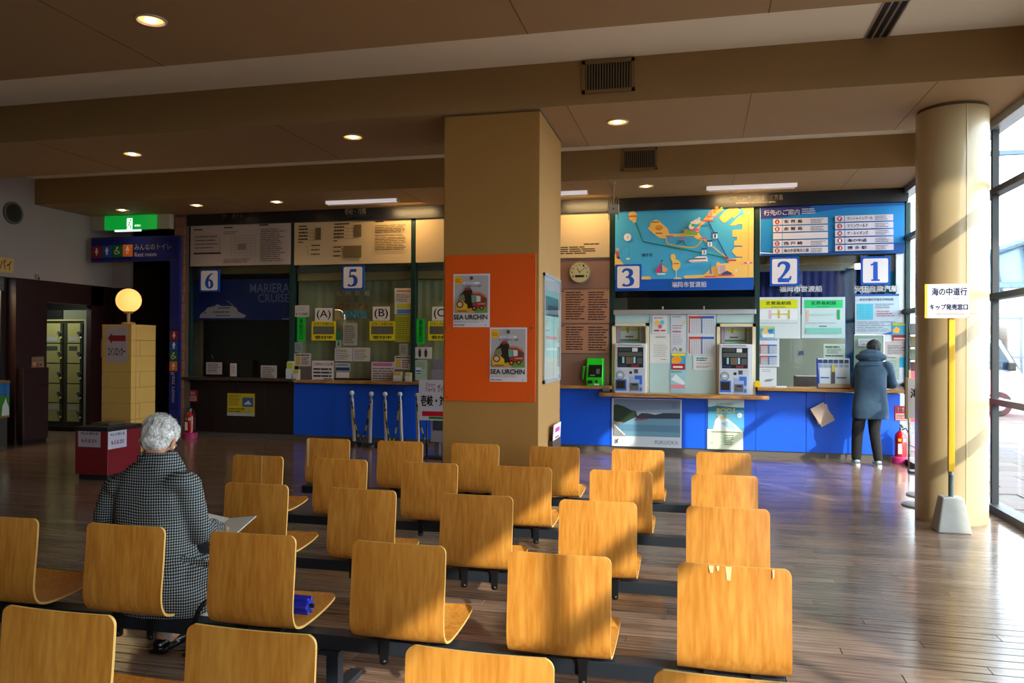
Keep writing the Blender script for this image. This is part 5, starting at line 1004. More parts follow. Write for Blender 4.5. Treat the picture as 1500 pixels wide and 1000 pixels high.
# ------------------------------------------------------------------ chain posts and the stand beside them
M_post = mat('white post', 'cfc8c4', .4); M_chy = mat('chain yellow', 'b8a820', .5)
tops = ((515.5, 571.5, 519, 644, -5.70, 11.62), (544, 573, 542, 647, -5.30, 11.5), (564, 573.5, 565.5, 645, -5.02, 11.52), (586, 573.5, 588.5, 645, -4.75, 11.55), (611, 600, 612.5, 648, -4.40, 11.4))
labs = ('white chain post farthest from the pillar, upright by the blue front', 'second white chain post, leaning slightly', 'third white chain post from the dark front, middle of five', 'fourth white chain post, leaning towards the dark side', 'white chain post half hidden behind the red-barred sign')
tp = []
for (tx, ty, bx, by, X_, Yq), lab in zip(tops, labs):
    a = aty(bx, by, Yq); x = a.x; tz = aty(tx, ty, Yq) if ty < 590 else aty(tx, 575, Yq); dx = tz.x-x
    t = thing('chain_post', lab, 'barrier post', (x, Yq, 0), 'white chain posts by the blue front'); H_ = tz.z
    MB().lathe([(.125, 0), (.125, .03), (.11, .055), (.05, .07)], (0, 0, 0), 28, M_black).build('base', t)
    MB().tube([(0, 0, .06), (dx*.9, 0, H_-.13)], .026, 14, M_post).build('pole', t); MB().tube([(dx*.9, 0, H_-.14), (dx*.95, 0, H_-.05)], .018, 12, M_steel).build('neck', t); MB().ball((dx, 0, H_-.04), .038, M_post).build('knob', t)
    tp.append((Vector((x+dx, Yq, H_-.14)), t))
def chain(a, b_, sag, lab):
    L = []; n = 30
    for i in range(n+1): u = i/n; p = a.lerp(b_, u); L.append(p-Vector((0, .02, sag*(1-(2*u-1)**2))))
    base = L[n//2].copy(); mb = MB()
    L = [p-base for p in L]; acc = []
    for i in range(n): acc += [L[i].lerp(L[i+1], k/2) for k in range(2)]
    acc.append(L[-1])
    for i in range(len(acc)-1): mb.tube([acc[i], acc[i+1]], .016 if i % 2 else .011, 5, M_chy if (i//4) % 2 else mat('chain black', '2a2a18'), smooth=False)
    o = mb.build('chain'); o.location = base; tag(o, lab, 'chain', 'yellow and black sagging chains')
chain(tp[0][0], tp[1][0], .62, 'chain sagging between the first two white posts'); chain(tp[2][0], tp[3][0], .66, 'chain sagging between the third and fourth white posts'); chain(tp[4][0], tp[4][0]+Vector((.42, -.1, -.02)), .60, 'chain hanging behind the red-barred sign')
tx0 = aty(617, 600, 11.2); t = thing('floor_sign', 'white leaning sign with black lettering and red bar by the pillar', 'sign', (aty(640, 600, 10.6).x, 10.6, 0))
o = t.location; XL_, XR_ = aty(613, 600, 10.6).x-o.x, aty(662, 600, 10.6).x-o.x; z_t, z_b = aty(620, 556, 10.6).z, aty(616, 615, 10.6).z
MB().obox(((XL_+XR_)/2, 0, (z_t+z_b)/2), ((XR_-XL_)/2, 0, -.0), (0, .012, 0), (.012, 0, (z_t-z_b)/2), mat('sign white', 'c9c4cc', .5)).build('sign_board', t)
for sx in (-.16, .16): MB().tube([(sx, .03, .01), (sx, .02, z_b+.05)], .013, 8, M_black).build('leg', t)
MB().box(-.2, .2, -.1, .16, 0, .02, M_black).build('base', t)
b = MB(); 
def tx(s_, x0, x1, z0, z1, c, bo=.02): V, Fc = text_geo(s_, bo); b.mesh([(XL_+x0+(x1-x0)*u, -.0135, z0+(z1-z0)*v) for u, v in V], Fc, ink(c))
tx('壱岐・対馬', .04, .50, z_b+.20, z_b+.36, '1a1a20', .03); tx('ジェット\nフォイル', .11, .26, z_t-.17, z_t-.04, 'b02a4a'); tx('ヴィーナス', .29, .5, z_t-.18, z_t-.06, 'b02a4a', .03)
b.box(XL_+.06, XR_-.02, -.0135, -.0125, z_b+.06, z_b+.13, ink('c01828')); b.box(XL_+.16, XR_-.02, -.0135, -.0125, z_b+.02, z_b+.055, ink('1f7a3a')); b.build('print', t)
t = thing('leaflet_rack', 'tall mauve leaflet rack beside the square pillar', 'rack', (aty(640, 640, 11.0).x, 11.0, 0)); xl, xr = aty(631, 600, 11.0).x-t.location.x, aty(655, 600, 11.0).x-t.location.x; zt = aty(635, 530, 11.0).z
M_mv = mat('rack mauve', '8e8288', .5); MB().box(xl, xr, 0, .25, .18, zt-.12, M_mv).build('case', t, bevel=.004); MB().obox(((xl+xr)/2, .13, zt-.1), ((xr-xl)/2, 0, 0), (0, .01, 0), (-.03, -.06, .14), M_mv).build('flap', t); MB().box(xl+.06, xl+.13, .0, .1, 0, .18, M_steel).build('foot', t)
MB().box(xl+.04, xr-.02, -.006, .0, .35, .9, ink('3a3a44')).build('pocket', t); MB().box(xl+.1, xr-.06, -.01, -.006, .66, .78, ink('4a8a80')).build('leaflet', t)

# ------------------------------------------------------------------ dim side: brick pier, rest room sign, exit light, block post, bin, lockers, kiosk
M_brick = mat('pale brick', '8f6248', .8, var=.12, scale=9, bump=.15); M_mort = mat('mortar', '5a4234', .9)
pr_ = struct(MB().box(-8.83, -8.62, 11.88, 12.3, 0, ZS, M_mort).build('wall_brick_pier'))
bmsh = {}
for nmx, wx in (('w', .205), ('h', .0975)):
    o = MB().box(0, wx, 0, .02, 0, .155, M_brick).build('brick', bevel=.004); bmsh[nmx] = o.data; bpy.data.objects.remove(o)
z = .005; k = 0
while z < ZS-.1:
    for x, q in ((((-8.828, 'w'),)) if k % 2 else ((-8.828, 'h'), (-8.725, 'h'))):
        o = bpy.data.objects.new('brick', bmsh[q]); COL.objects.link(o); o.parent = pr_; o.location = (x, 11.865+random.uniform(-.002, .002), z)
        bv = o.modifiers.new('bevel', 'BEVEL'); bv.width = .004; bv.segments = 1
    z += .165; k += 1
M_navy = mat('sign navy', '0c1a66', .4)
rs = thing('restroom_sign', 'navy L-shaped rest room sign with pictograms', 'sign', (-8.62, 11.6, 0))
xa_, xb_ = aty(133, 365, 11.6).x, aty(262, 365, 11.6).x; zt_, zb_ = aty(200, 346, 11.6).z, aty(200, 382.5, 11.6).z; xv = aty(248, 450, 11.6).x
MB().box(xa_, xb_, 11.61, 11.68, zb_, zt_, M_navy).build('header_board').location = (0, 0, 0)
hb = bpy.data.objects['header_board']; rel(hb, rs)
vb = MB().box(xv, xb_, 11.61, 11.68, .02, zb_, M_navy).build('upright_board'); rel(vb, rs)
PIC = (('8e1c22', 'woman'), ('1a4a9a', 'man'), ('0f5a2c', 'chair'), ('c8641c', 'baby'))
def pict(s, k, x0, y0, w_):
    c = 'd8d0c8'; cx = x0+w_/2; u = w_/14
    s.disc(cx, y0+w_*.18, 1.4*u, c)
    if k == 'woman': s.poly([(cx-1.2*u, y0+4*u), (cx+1.2*u, y0+4*u), (cx+3*u, y0+9*u), (cx+1*u, y0+9*u), (cx+.8*u, y0+13*u), (cx-.8*u, y0+13*u), (cx-1*u, y0+9*u), (cx-3*u, y0+9*u)], c)
    elif k == 'man': s.poly([(cx-2.4*u, y0+4*u), (cx+2.4*u, y0+4*u), (cx+2.4*u, y0+8*u), (cx+1.4*u, y0+8*u), (cx+1.2*u, y0+13*u), (cx-1.2*u, y0+13*u), (cx-1.4*u, y0+8*u), (cx-2.4*u, y0+8*u)], c)
    elif k == 'chair': s.stroke([(cx-1*u, y0+3.5*u), (cx-1*u, y0+8*u), (cx+2.5*u, y0+8*u), (cx+4*u, y0+11.5*u)], c, 1.1*u, False); s.stroke([(cx-2*u, y0+6*u), (cx-4*u, y0+8.5*u), (cx-3*u, y0+12*u), (cx+.2*u, y0+12.4*u), (cx+2.2*u, y0+10*u)], c, .9*u)
    else: s.poly([(cx-3.4*u, y0+8*u), (cx-1.6*u, y0+4*u), (cx+1.6*u, y0+4*u), (cx+3.4*u, y0+8*u)], c); s.poly([(cx-2*u, y0+9.5*u), (cx-.4*u, y0+9.5*u), (cx-.6*u, y0+13*u), (cx-1.4*u, y0+13*u)], c); s.poly([(cx+2*u, y0+9.5*u), (cx+.4*u, y0+9.5*u), (cx+.6*u, y0+13*u), (cx+1.4*u, y0+13*u)], c)
s = Sheet('pictogram_strip', None, None, (134, 350, 261, 380), 11.606, '0c1a66', parent=rs, th=.001)
for i, (c, k) in enumerate(PIC): s.rect(135+i*15.5, 359-i*.35, 149.5+i*15.5, 376.5-i*.3, c); pict(s, k, 135.5+i*15.5, 360.5-i*.35, 13)
s.text('みんなのトイレ', 199, 358, 252, 366.5, 'c8c0b8', .005); s.text('Rest room', 199.5, 370, 231, 376, 'b8b0ac', .0)
s = Sheet('pictogram_strip', None, None, (248.5, 482, 261, 600), 11.606, '0c1a66', parent=rs, th=.001)
for i, (c, k) in enumerate(PIC): s.rect(248.7, 484+i*15, 260.5, 498+i*15, c); pict(s, k, 249, 485+i*15, 11.5)
V, Fc = text_geo('Rest room', .0); s.lv += 1; s.p.mesh([s.P(251.5+5.5*(1-b_), 545+44*a_) for a_, b_ in V], Fc, ink('a8a0a4'))
t = thing('exit_light', 'lit green emergency exit sign with running figure under the soffit', 'exit sign', (-9.64, 11.75, ZS)); ex0, ex1 = aty(134, 325, 11.75).x+9.64, aty(248, 325, 11.75).x+9.64
MB().box(ex0, ex1, 0, .12, -.25, 0, mat('exit housing', 'b5a893', .6)).build('housing', t)
a, c = aty(153.5, 336, 11.7).x+9.64, aty(227, 336, 11.7).x+9.64; zA = aty(190, 336, 11.7).z-ZS
MB().box(a, c, -.06, 0, zA, -.015, mat('exit green', '0a8a34', .4, emit='069a34', es=.3)).build('lit_panel', t); MB().box(a+.2, c-.3, -.05, -.01, zA-.03, zA, mat('exit lamp', 'd0e8e0', emit='c8e8e0', es=.6)).build('lamp_strip', t)
s = Sheet('running_figure', None, None, (185, 318.5, 208, 336), 11.688, '0a8a34', parent=t, th=.0005, m=_mats['exit green']); We = mat('exit white', 'f4fff4', emit='e8fff0', es=.8); _mats['ink f4fff4'] = We
s.poly([(186, 319.5), (194, 319.5), (194, 335.5), (186, 335.5)], 'f4fff4'); _mats['ink 0a8a34'] = _mats['exit green']
s.disc(191.5, 322, 1.4, '0a8a34'); s.stroke([(190.5, 324), (189, 328.5), (192, 331), (191, 335)], '0a8a34', 1.7, False); s.stroke([(189, 328.5), (187.5, 332), (186, 333)], '0a8a34', 1.3, False); s.stroke([(187, 327), (190, 324.5), (193.5, 327)], '0a8a34', .9, False); s.text('非常口', 197.5, 329, 206, 332, 'f4fff4', .0)

# block post with the globe lamp
M_block = mat('cream block', 'd0a452', .7, var=.07, scale=6, bump=.1); lx0, lx1 = aty(148.5, 560, 8.75).x, aty(192, 560, 8.75).x; ly0 = 8.75; ly1 = atx(228, 560, lx1).y; lz = aty(170, 475, 8.75).z
t = thing('lamp_post', 'cream block post carrying a glowing globe lamp', 'lamp', ((lx0+lx1)/2, (ly0+ly1)/2, 0)); W_ = (lx1-lx0)/2; D_ = (ly1-ly0)/2
MB().box(-W_+.012, W_-.012, -D_+.012, D_-.012, 0, lz-.01, mat('block mortar', '9a7a42', .85)).build('core', t)
nC = 9; hC = lz/nC
def blk(x0, x1, y0, y1, z0, z1): MB().box(x0+.002, x1-.002, y0+.002, y1-.002, z0+.002, z1-.002, M_block).build('block', t, bevel=.004)
for i in range(nC):
    z0, z1_ = i*hC, (i+1)*hC; sp_ = (-W_+.13) if i % 2 else (W_-.13); d2 = (0.0 if i % 2 else .12)
    if i in (5, 2): blk(-W_, sp_, -D_, -D_+.09, z0, z1_); blk(sp_, W_, -D_, -D_+.09, z0, z1_)
    else: blk(-W_, W_, -D_, -D_+.09, z0, z1_)
    if i % 2: blk(W_-.09, W_, -D_+.09, d2-D_*.3, z0, z1_); blk(W_-.09, W_, d2-D_*.3, D_, z0, z1_)
    else: blk(W_-.09, W_, -D_+.09, D_, z0, z1_)
    blk(-W_, -W_+.09, -D_+.09, D_, z0, z1_)
MB().box(-W_, W_, -D_, D_, lz-.012, lz, M_block).build('cap_block', t)
gp = aty(188.5, 440, 8.95); gx, gy = gp.x-t.location.x, 8.95-t.location.y
MB().lathe([(.085, 0), (.085, .025), (.06, .035)], (gx, gy, lz), 20, mat('lamp brass', 'b08a4a', .4)).lathe([(.022, 0), (.022, .15)], (gx, gy, lz+.03), 12, mat('lamp brass', 'b08a4a', .4)).lathe([(.05, .0), (.07, .04)], (gx, gy, lz+.15), 20, mat('lamp brass', 'b08a4a', .4)).build('lamp_stem', t)
MB().ball((gx, gy, gp.z), .158, mat('globe glow', 'f0c888', .4, emit='ffb85c', es=.5), 32, 20).build('globe', t)
l = bpy.data.lights.new('globe light', 'POINT'); l.energy = 14; l.color = (1, .70, .36); l.shadow_soft_size = .17; o = bpy.data.objects.new('globe_light', l); COL.objects.link(o); o.parent = t; o.location = (gx, gy-.0, gp.z+.0); 
bpy.data.objects['globe'].visible_shadow = True
o.location = (gx, gy, gp.z); l.use_shadow = True
s = Sheet('arrow_sign', 'pale paper sign with a red arrow on the cream block post', 'sign', (156, 478.5, 186, 531), 8.745, 'b3a0a0', th=.002)
s.poly([(158, 495), (164, 487.5), (164, 491), (184, 491), (184, 499.5), (164, 499.5), (164, 503.5)], '8a1a1c'); s.text('コインロッカー', 158.5, 508.5, 184, 521.5, '1c1616', .025)
MB().box(lx0-.03-t.location.x, lx0-t.location.x, -D_+.02, -D_+.09, 1.42, 1.66, mat('pinkish box', '9a6a50')).build('switch_box', t)
# red bin
bx0, bx1, by0, by1 = aty(110, 665, 7.85).x, aty(157.5, 665, 7.85).x, 7.85, 8.42; bz = aty(135, 628, 7.85).z
t = thing('waste_bin', 'dark red box bin with black lid and two handwritten signs', 'bin', ((bx0+bx1)/2, (by0+by1)/2, 0)); W_ = (bx1-bx0)/2; D_ = (by1-by0)/2; M_rb = mat('bin red', '7a0c14', .4)
MB().box(-W_+.03, W_-.03, -D_+.03, D_-.03, 0, .06, M_black).build('plinth', t); MB().box(-W_, W_, -D_, D_, .06, bz-.03, M_rb).build('body', t, bevel=.006); MB().box(-W_-.01, W_+.01, -D_-.01, D_+.01, bz-.03, bz+.02, mat('bin lid', '17161a', .35)).build('lid', t, bevel=.006)
MB().box(-W_*.9, W_*.2, -D_*.2, D_*.8, bz+.02, bz+.045, mat('tray', '4a4030', .5)).build('tray', t)
s = Sheet('bin_sign', None, None, (114.5, 626.5, 147, 654.5), 7.845, 'b4a8ae', parent=t, th=.002); s.text('ペットボトル', 117.5, 632.5, 144, 637, '1c1c20', .045); s.text('もえるゴミ', 119.5, 642.5, 142, 648, '8a1c28', .045)
s = Sheet('bin_sign', None, None, (158.5, 628, 185.5, 656), bx1+.003, 'c0bccc', parent=t, th=.002, axis='x'); s.text('ペットボトル', 161, 633, 182.5, 638, '1c1c20', .045); s.text('もえるゴミ', 162.5, 643.5, 181.5, 650, '8a1c28', .045)
# lockers in the alcove
YK = 12.0; kx0, kx1 = aty(60, 550, YK).x, aty(125, 550, YK).x; kz = aty(100, 470, YK).z; M_lk = mat('locker cream', '8a8252', .45); M_lks = mat('locker strip', '2c2c22', .4)
t = thing('coin_locker', 'cream coin locker unit with two visible columns of doors', 'locker', ((kx0+kx1)/2, YK, 0)); W_ = (kx1-kx0)/2
MB().box(-W_, W_, .02, .38, .08, kz, M_lks).build('body', t); MB().box(-W_, W_, .05, .4, 0, .08, M_black).build('plinth', t); MB().box(-W_-.02, W_, 0, .38, kz, kz+.03, M_lk).build('top_board', t)
cols = [(aty(a_, 550, YK).x-t.location.x, aty(c_, 550, YK).x-t.location.x) for a_, c_ in ((62, 91.5), (98.5, 120.5))]
ys_ = [472.5, 502.5, 532, 561.5, 590, 617.5]
for ci, (cx0, cx1) in enumerate(cols):
    for r in range(5):
        zt_, zb2 = aty(95, ys_[r]+1, YK).z, aty(95, ys_[r+1]-.5, YK).z; zb2 = max(zb2, .09)
        d_ = MB().box(cx0, cx1-.055, 0, .02, zb2, zt_, M_lk).build('door', t, bevel=.003); zc = (zt_+zb2)/2
        MB().box(cx1-.05, cx1, -.006, .018, zb2, zt_, M_lks).build('lock_strip', t)
        b = MB(); ycyl(b, (cx1-.06, zc), .035, -.03, .0, M_steel, 12); b.build('knob', d_); ycyl(MB(), (cx1-.03, zc-.08), .02, -.02, -.006, mat('tag %d' % ci, 'b8b83a' if ci == 0 else '8ab8b0', .4), 10).build('number_tag', t)
        if r in (0, 1, 4): MB().box(cx0+.03, cx1-.11, -.003, 0, (zt_-.12) if r != 0 else zb2+.03, (zt_-.04) if r != 0 else zb2+.11, ink('8a8a88' if r != 1 else '3a3c38')).build('label_plate', d_)
a, c = aty(122.5, 550, 11.98).x-t.location.x, aty(133, 550, 11.98).x-t.location.x; MB().box(a, c, -.02, .3, .08, kz, mat('locker end', '7a726c', .5)).build('end_panel', t); MB().box(a+.03, a+.08, -.025, -.02, .42, .55, ink('2a9a4a')).build('label_plate', t)
MB().box(-W_*.1, W_*1.1, .05, .3, kz+.03, kz+.2, ink('5a5a48')).box(-W_*.9, -W_*.15, .05, .3, kz+.03, kz+.2, M_black).build('header_panel', t)
# low cabinet under the photo card
t = thing('low_cabinet', 'dark red drawer cabinet against the dim wall', 'cabinet', (-10.60, 10.5, 0)); cz_ = 1.21
MB().box(.19, .30, -.25, .25, .06, cz_, M_red).build('body', t, bevel=.004); MB().box(.19, .28, -.23, .23, 0, .06, M_black).build('plinth', t)
for i in range(4): d_ = MB().box(.30, .312, -.235, .235, .09+i*.28, .35+i*.28, M_red).build('drawer', t, bevel=.003)
t.location.x = -10.63
s = Sheet('photo_card', 'small food photo card above the drawer cabinet', 'picture', (45, 521, 65.5, 541), XL-.012, '3a3230', axis='x', th=.006); s.rect(46.5, 522.5, 64, 528.5, '8a5a48'); s.rect(46.5, 529.5, 54, 539, 'a86a3a'); s.rect(55, 529.5, 64, 539, '9a6a58'); s.rect(46.5, 529.2, 64, 530.4, '6a8a78'); s.disc(50, 533, 2, 'b8a078'); s.disc(59, 534, 2, '4a4a3a')
# kiosk
kz0 = 1.02; t = thing('kiosk_counter', 'shop counter with a landscape banner at the edge of the frame', 'counter', (-10.78, 9.75, 0))
MB().box(-.35, .30, -.62, .36, 0, .98, mat('kiosk grey', '3a3632', .5)).build('body', t); MB().box(-.38, .34, -.64, .37, .98, 1.02, mat('kiosk top', '7a5a34', .4)).build('counter_board', t)
s = Sheet('banner', None, None, (-30, 559, 14, 613), -10.476, '2a6aa8', parent=t, th=.004, axis='x'); s.rect(-30, 580, 14, 613, '3a7a2a'); s.poly([(2, 610), (3, 596), (6, 590), (8, 583), (10, 591), (13, 598), (13.5, 612)], 'c8ccc8'); s.text('バ\nニ\nラ', 4, 561, 9, 582, '1a2a5a', .02); s.rect(-30, 610, 14, 613, '8a6a3a')
ks = struct(MB().box(-11.5, -11.46, 8.95, 10.15, 1.2, 2.62, mat('slat back', '4a3820')).build('wall_slats'))
for i in range(14): y = 9.12+i*.073; MB().box(-11.46, -11.435, y, y+.062, 1.42, 2.62, M_slat).build('slat', ks, bevel=.003)
t = thing('roller_shutter', 'grey slatted shutter rolled up over the shop opening', 'shutter', (-10.58, 9.65, 2.42))
for i in range(5): MB().box(-.02, .02, -.55, .46, i*.04, i*.04+.036, mat('shutter grey', '6a6c68', .45)).build('slat', t, bevel=.004)
t = thing('snack_box', 'orange-brown packaging standing on the shop counter', 'box', (-10.8, 9.92, 1.02)); MB().box(-.12, .12, -.10, .06, 0, .34, mat('snack orange', '9a5a20', .5)).build('carton', t, bevel=.004); MB().box(.12, .122, -.08, .04, .2, .28, ink('c8a060')).build('label_plate', t)

# ------------------------------------------------------------------ things lying on the benches
p = aty(447, 890, 3.32); t = thing('folding_umbrella', 'folded blue umbrella lying on the seat right behind the white stripe of shadow', 'umbrella', (p.x-.0, 3.34, .345)); t['label'] = 'folded blue umbrella lying on a plywood seat beside the seated man'
Bu = mat('umbrella blue', '1424a8', .5)
b = MB()
for k in range(6):
    an = k/6*2*PI; b.obox((-.03, math.cos(an)*.025, .045+math.sin(an)*.025), (.045, 0, 0), (0, math.cos(an)*.018, math.sin(an)*.018), (0, -math.sin(an)*.007, math.cos(an)*.007), Bu)
b.build('canopy', t, bevel=.003); MB().tube([(-.07, 0, .045), (.01, 0, .045)], [.028, .030], 14, Bu).build('core', t); MB().tube([(.01, 0, .045), (.035, 0, .045)], [.012, .008], 10, M_black).build('handle', t)
p = aty(300, 885, 3.24); t = thing('cane', 'black crook-handled cane hooked over the bench beside the seated man', 'cane', (p.x, 3.24, 0))
MB().tube(smooth_path([(-.03, -.02, .27), (-.028, -.03, .32), (-.012, -.025, .37), (.012, .0, .405), (.035, .06, .40), (.04, .10, .36), (.042, .12, .2), (.044, .16, .012)], 5), .011, 10, mat('cane black', '0a0a0c', .25)).build('shaft', t); MB().tube([(.036, .068, .395), (.040, .095, .365)], .0135, 10, mat('brass ring', 'b08a3a', .3, metal=.8)).build('brass_collar', t)
MB().tube([(.044, .158, .0), (.044, .156, .03)], .015, 10, M_black).build('ferrule', t)

# ------------------------------------------------------------------ people
from mathutils import noise as nz
def fuse(mb, name, mt, parent, voxel=.006, smooth=4, wr=0., wf=9., mats=None, deci=None):
    """all the closed shapes in mb become one continuous skin"""
    o = mb.build('tmp'); me = o.data
    r = o.modifiers.new('r', 'REMESH'); r.mode = 'VOXEL'; r.voxel_size = voxel; r.use_smooth_shade = True
    s_ = o.modifiers.new('s', 'SMOOTH'); s_.iterations = smooth; s_.factor = .5
    if deci: d = o.modifiers.new('d', 'DECIMATE'); d.ratio = deci
    bpy.context.view_layer.update(); dg = bpy.context.evaluated_depsgraph_get()
    m2 = bpy.data.meshes.new_from_object(o.evaluated_get(dg)); bpy.data.objects.remove(o)
    if wr:
        m2.update(); nn = [v.normal.copy() for v in m2.vertices]
        for v, n_ in zip(m2.vertices, nn):
            c = v.co; a = nz.noise(Vector((c.x*wf, c.y*wf, c.z*wf*.45)))+.5*nz.noise(Vector((c.x*wf*2.3, c.y*wf*2.3, c.z*wf*1.6+4)))
            v.co = c+n_*a*wr
    m2.materials.clear(); m2.materials.append(mt)
    for p in m2.polygons: p.use_smooth = True
    q = bpy.data.objects.new(name, m2); COL.objects.link(q); m2.name = name
    if parent: q.parent = parent
    return q
def ell(mb, c, r, m, R=None, n=20, k=14):
    t = MB(); t.ball((0, 0, 0), r, m, n, k); V = [Vector(c)+((R @ Vector(p)) if R else Vector(p)) for p in t.v]; mb.mesh(V, t.f, m)
def limb(mb, pts, rad, m):
    P = [Vector(p) for p in pts]; mb.tube(P, rad, 14, m)
    for p, r in zip(P, rad): ell(mb, p, (r, r, r), m, n=14, k=10)
def loft(mb, rings, m, n=28, pw=2.4):
    V = []; Fc = []
    for (x, y, z, rx, ry) in rings:
        for k in range(n):
            a = 2*PI*k/n; ca, sa = math.cos(a), math.sin(a); V.append((x+rx*math.copysign(abs(ca)**(2/pw), ca), y+ry*math.copysign(abs(sa)**(2/pw), sa), z))
    for i in range(len(rings)-1):
        for k in range(n): a, b_ = i*n+k, i*n+(k+1) % n; Fc.append((a, b_, b_+n, a+n))
    Fc += [tuple(range(n))[::-1], tuple(range(len(V)-n, len(V)))]; mb.mesh(V, Fc, m)
def head_prims(mb, c, R, s, m):
    T = lambda v: Vector(c)+R @ (Vector(v)*s)
    E_ = lambda v, r, RR=None: ell(mb, T(v), tuple(q*s for q in r), m, R @ RR if RR else R)
    E_((0, -.012, .03), (.074, .096, .082)); E_((0, .035, -.02), (.058, .062, .075)); E_((0, .058, -.078), (.032, .03, .026)); E_((0, .02, -.055), (.055, .05, .04))
    E_((0, .094, .018), (.05, .012, .012)); E_((0, .102, -.018), (.012, .018, .026)); E_((0, .108, -.030), (.016, .013, .010)); E_((0, .088, -.056), (.024, .012, .007)); E_((0, .086, -.066), (.02, .012, .007))
    for sx in (-1, 1): E_((sx*.03, .083, -.028), (.022, .016, .02)); E_((sx*.076, -.004, -.012), (.008, .018, .031), Matrix.Rotation(.15*sx, 3, 'Z')); E_((sx*.080, -.012, .004), (.006, .012, .016)); E_((sx*.028, .090, .004), (.013, .008, .009))
def hand_prims(mb, w_, d, nrm, m, s=1., curl=.5):
    d = Vector(d).normalized(); nrm = Vector(nrm); nrm = (nrm-d*nrm.dot(d)).normalized(); sd = d.cross(nrm); w_ = Vector(w_)
    R = Matrix((sd, d, nrm)).transposed(); ell(mb, w_+d*.045*s, (.040*s, .052*s, .015*s), m, R)
    for i, (o_, L) in enumerate(((-.030, .068), (-.010, .078), (.010, .073), (.029, .058))):
        p0 = w_+d*.075*s+sd*o_*s; a1, a2 = curl*.6, curl*1.5; d1 = d*math.cos(a1)-nrm*math.sin(a1); d2 = d*math.cos(a2)-nrm*math.sin(a2); p1 = p0+d1*L*.5*s; p2 = p1+d2*L*.5*s
        limb(mb, [p0, p1, p2], [.0088*s, .0082*s, .0066*s], m)
    p0 = w_+d*.02*s-sd*.032*s; limb(mb, [p0, p0+(d*.7-sd*.8-nrm*.3).normalized()*.035*s, p0+(d*.95-sd*.55-nrm*.5).normalized()*.062*s], [.012*s, .0098*s, .0078*s], m)
M_skin = mat('skin', 'b07a5a', .55, var=.05, scale=30)
def eyes(c, R, s, par):
    for sx in (-1, 1):
        b = MB(); ell(b, Vector(c)+R @ Vector((sx*.03*s, .088*s, .004*s)), (.011*s,)*3, mat('eye white', 'd8d4cc', .3)); ell(b, Vector(c)+R @ Vector((sx*.03*s, .0965*s, .003*s)), (.005*s,)*3, mat('iris', '20140e', .2)); b.build('eye', par)

def check_material():
    M = bpy.data.materials.new('checked tweed'); M.use_nodes = True; nt = M.node_tree; b = nt.nodes['Principled BSDF']; L = nt.links
    tc = nt.nodes.new('ShaderNodeTexCoord'); n = nt.nodes.new('ShaderNodeTexNoise'); n.inputs['Scale'].default_value = 6; L.new(tc.outputs['Object'], n.inputs['Vector'])
    ad = nt.nodes.new('ShaderNodeVectorMath'); ad.operation = 'MULTIPLY_ADD'; ad.inputs[1].default_value = (.02, .02, .02); L.new(n.outputs['Color'], ad.inputs[0]); L.new(tc.outputs['Object'], ad.inputs[2])
    sp = nt.nodes.new('ShaderNodeSeparateXYZ'); L.new(ad.outputs[0], sp.inputs[0])
    def mth(op, a, b2=None, v=None):
        q = nt.nodes.new('ShaderNodeMath'); q.operation = op
        L.new(a, q.inputs[0])
        if b2 is not None: L.new(b2, q.inputs[1])
        elif v is not None: q.inputs[1].default_value = v
        return q.outputs[0]
    u = mth('ADD', sp.outputs[0], mth('MULTIPLY', sp.outputs[1], v=.75)); P = .0136
    su = mth('GREATER_THAN', mth('FRACT', mth('DIVIDE', u, v=P)), v=.55); sv = mth('GREATER_THAN', mth('FRACT', mth('DIVIDE', sp.outputs[2], v=P*.95)), v=.52)
    f = mth('ADD', mth('MULTIPLY', su, v=.5), mth('MULTIPLY', sv, v=.5)); cr = nt.nodes.new('ShaderNodeValToRGB'); e = cr.color_ramp.elements
    e[0].position = .2; e[0].color = lin('101012'); e[1].position = .8; e[1].color = lin('a3a5a2'); k = e.new(.5); k.color = lin('3c4042'); cr.color_ramp.interpolation = 'CONSTANT'; e[0].position = 0; e[1].position = .3; e[1].color = lin('4a4e50'); e[2].position = .8; e[2].color = lin('9ea3a1')
    L.new(f, cr.inputs[0]); L.new(cr.outputs[0], b.inputs['Base Color']); b.inputs['Roughness'].default_value = .95; b.inputs['Specular IOR Level'].default_value = .15
    n2_ = nt.nodes.new('ShaderNodeTexNoise'); n2_.inputs['Scale'].default_value = 14; L.new(tc.outputs['Object'], n2_.inputs['Vector']); bp = nt.nodes.new('ShaderNodeBump'); bp.inputs['Strength'].default_value = .35; bp.inputs['Distance'].default_value = .01; L.new(n2_.outputs[0], bp.inputs['Height']); L.new(bp.outputs[0], b.inputs['Normal'])
    return M
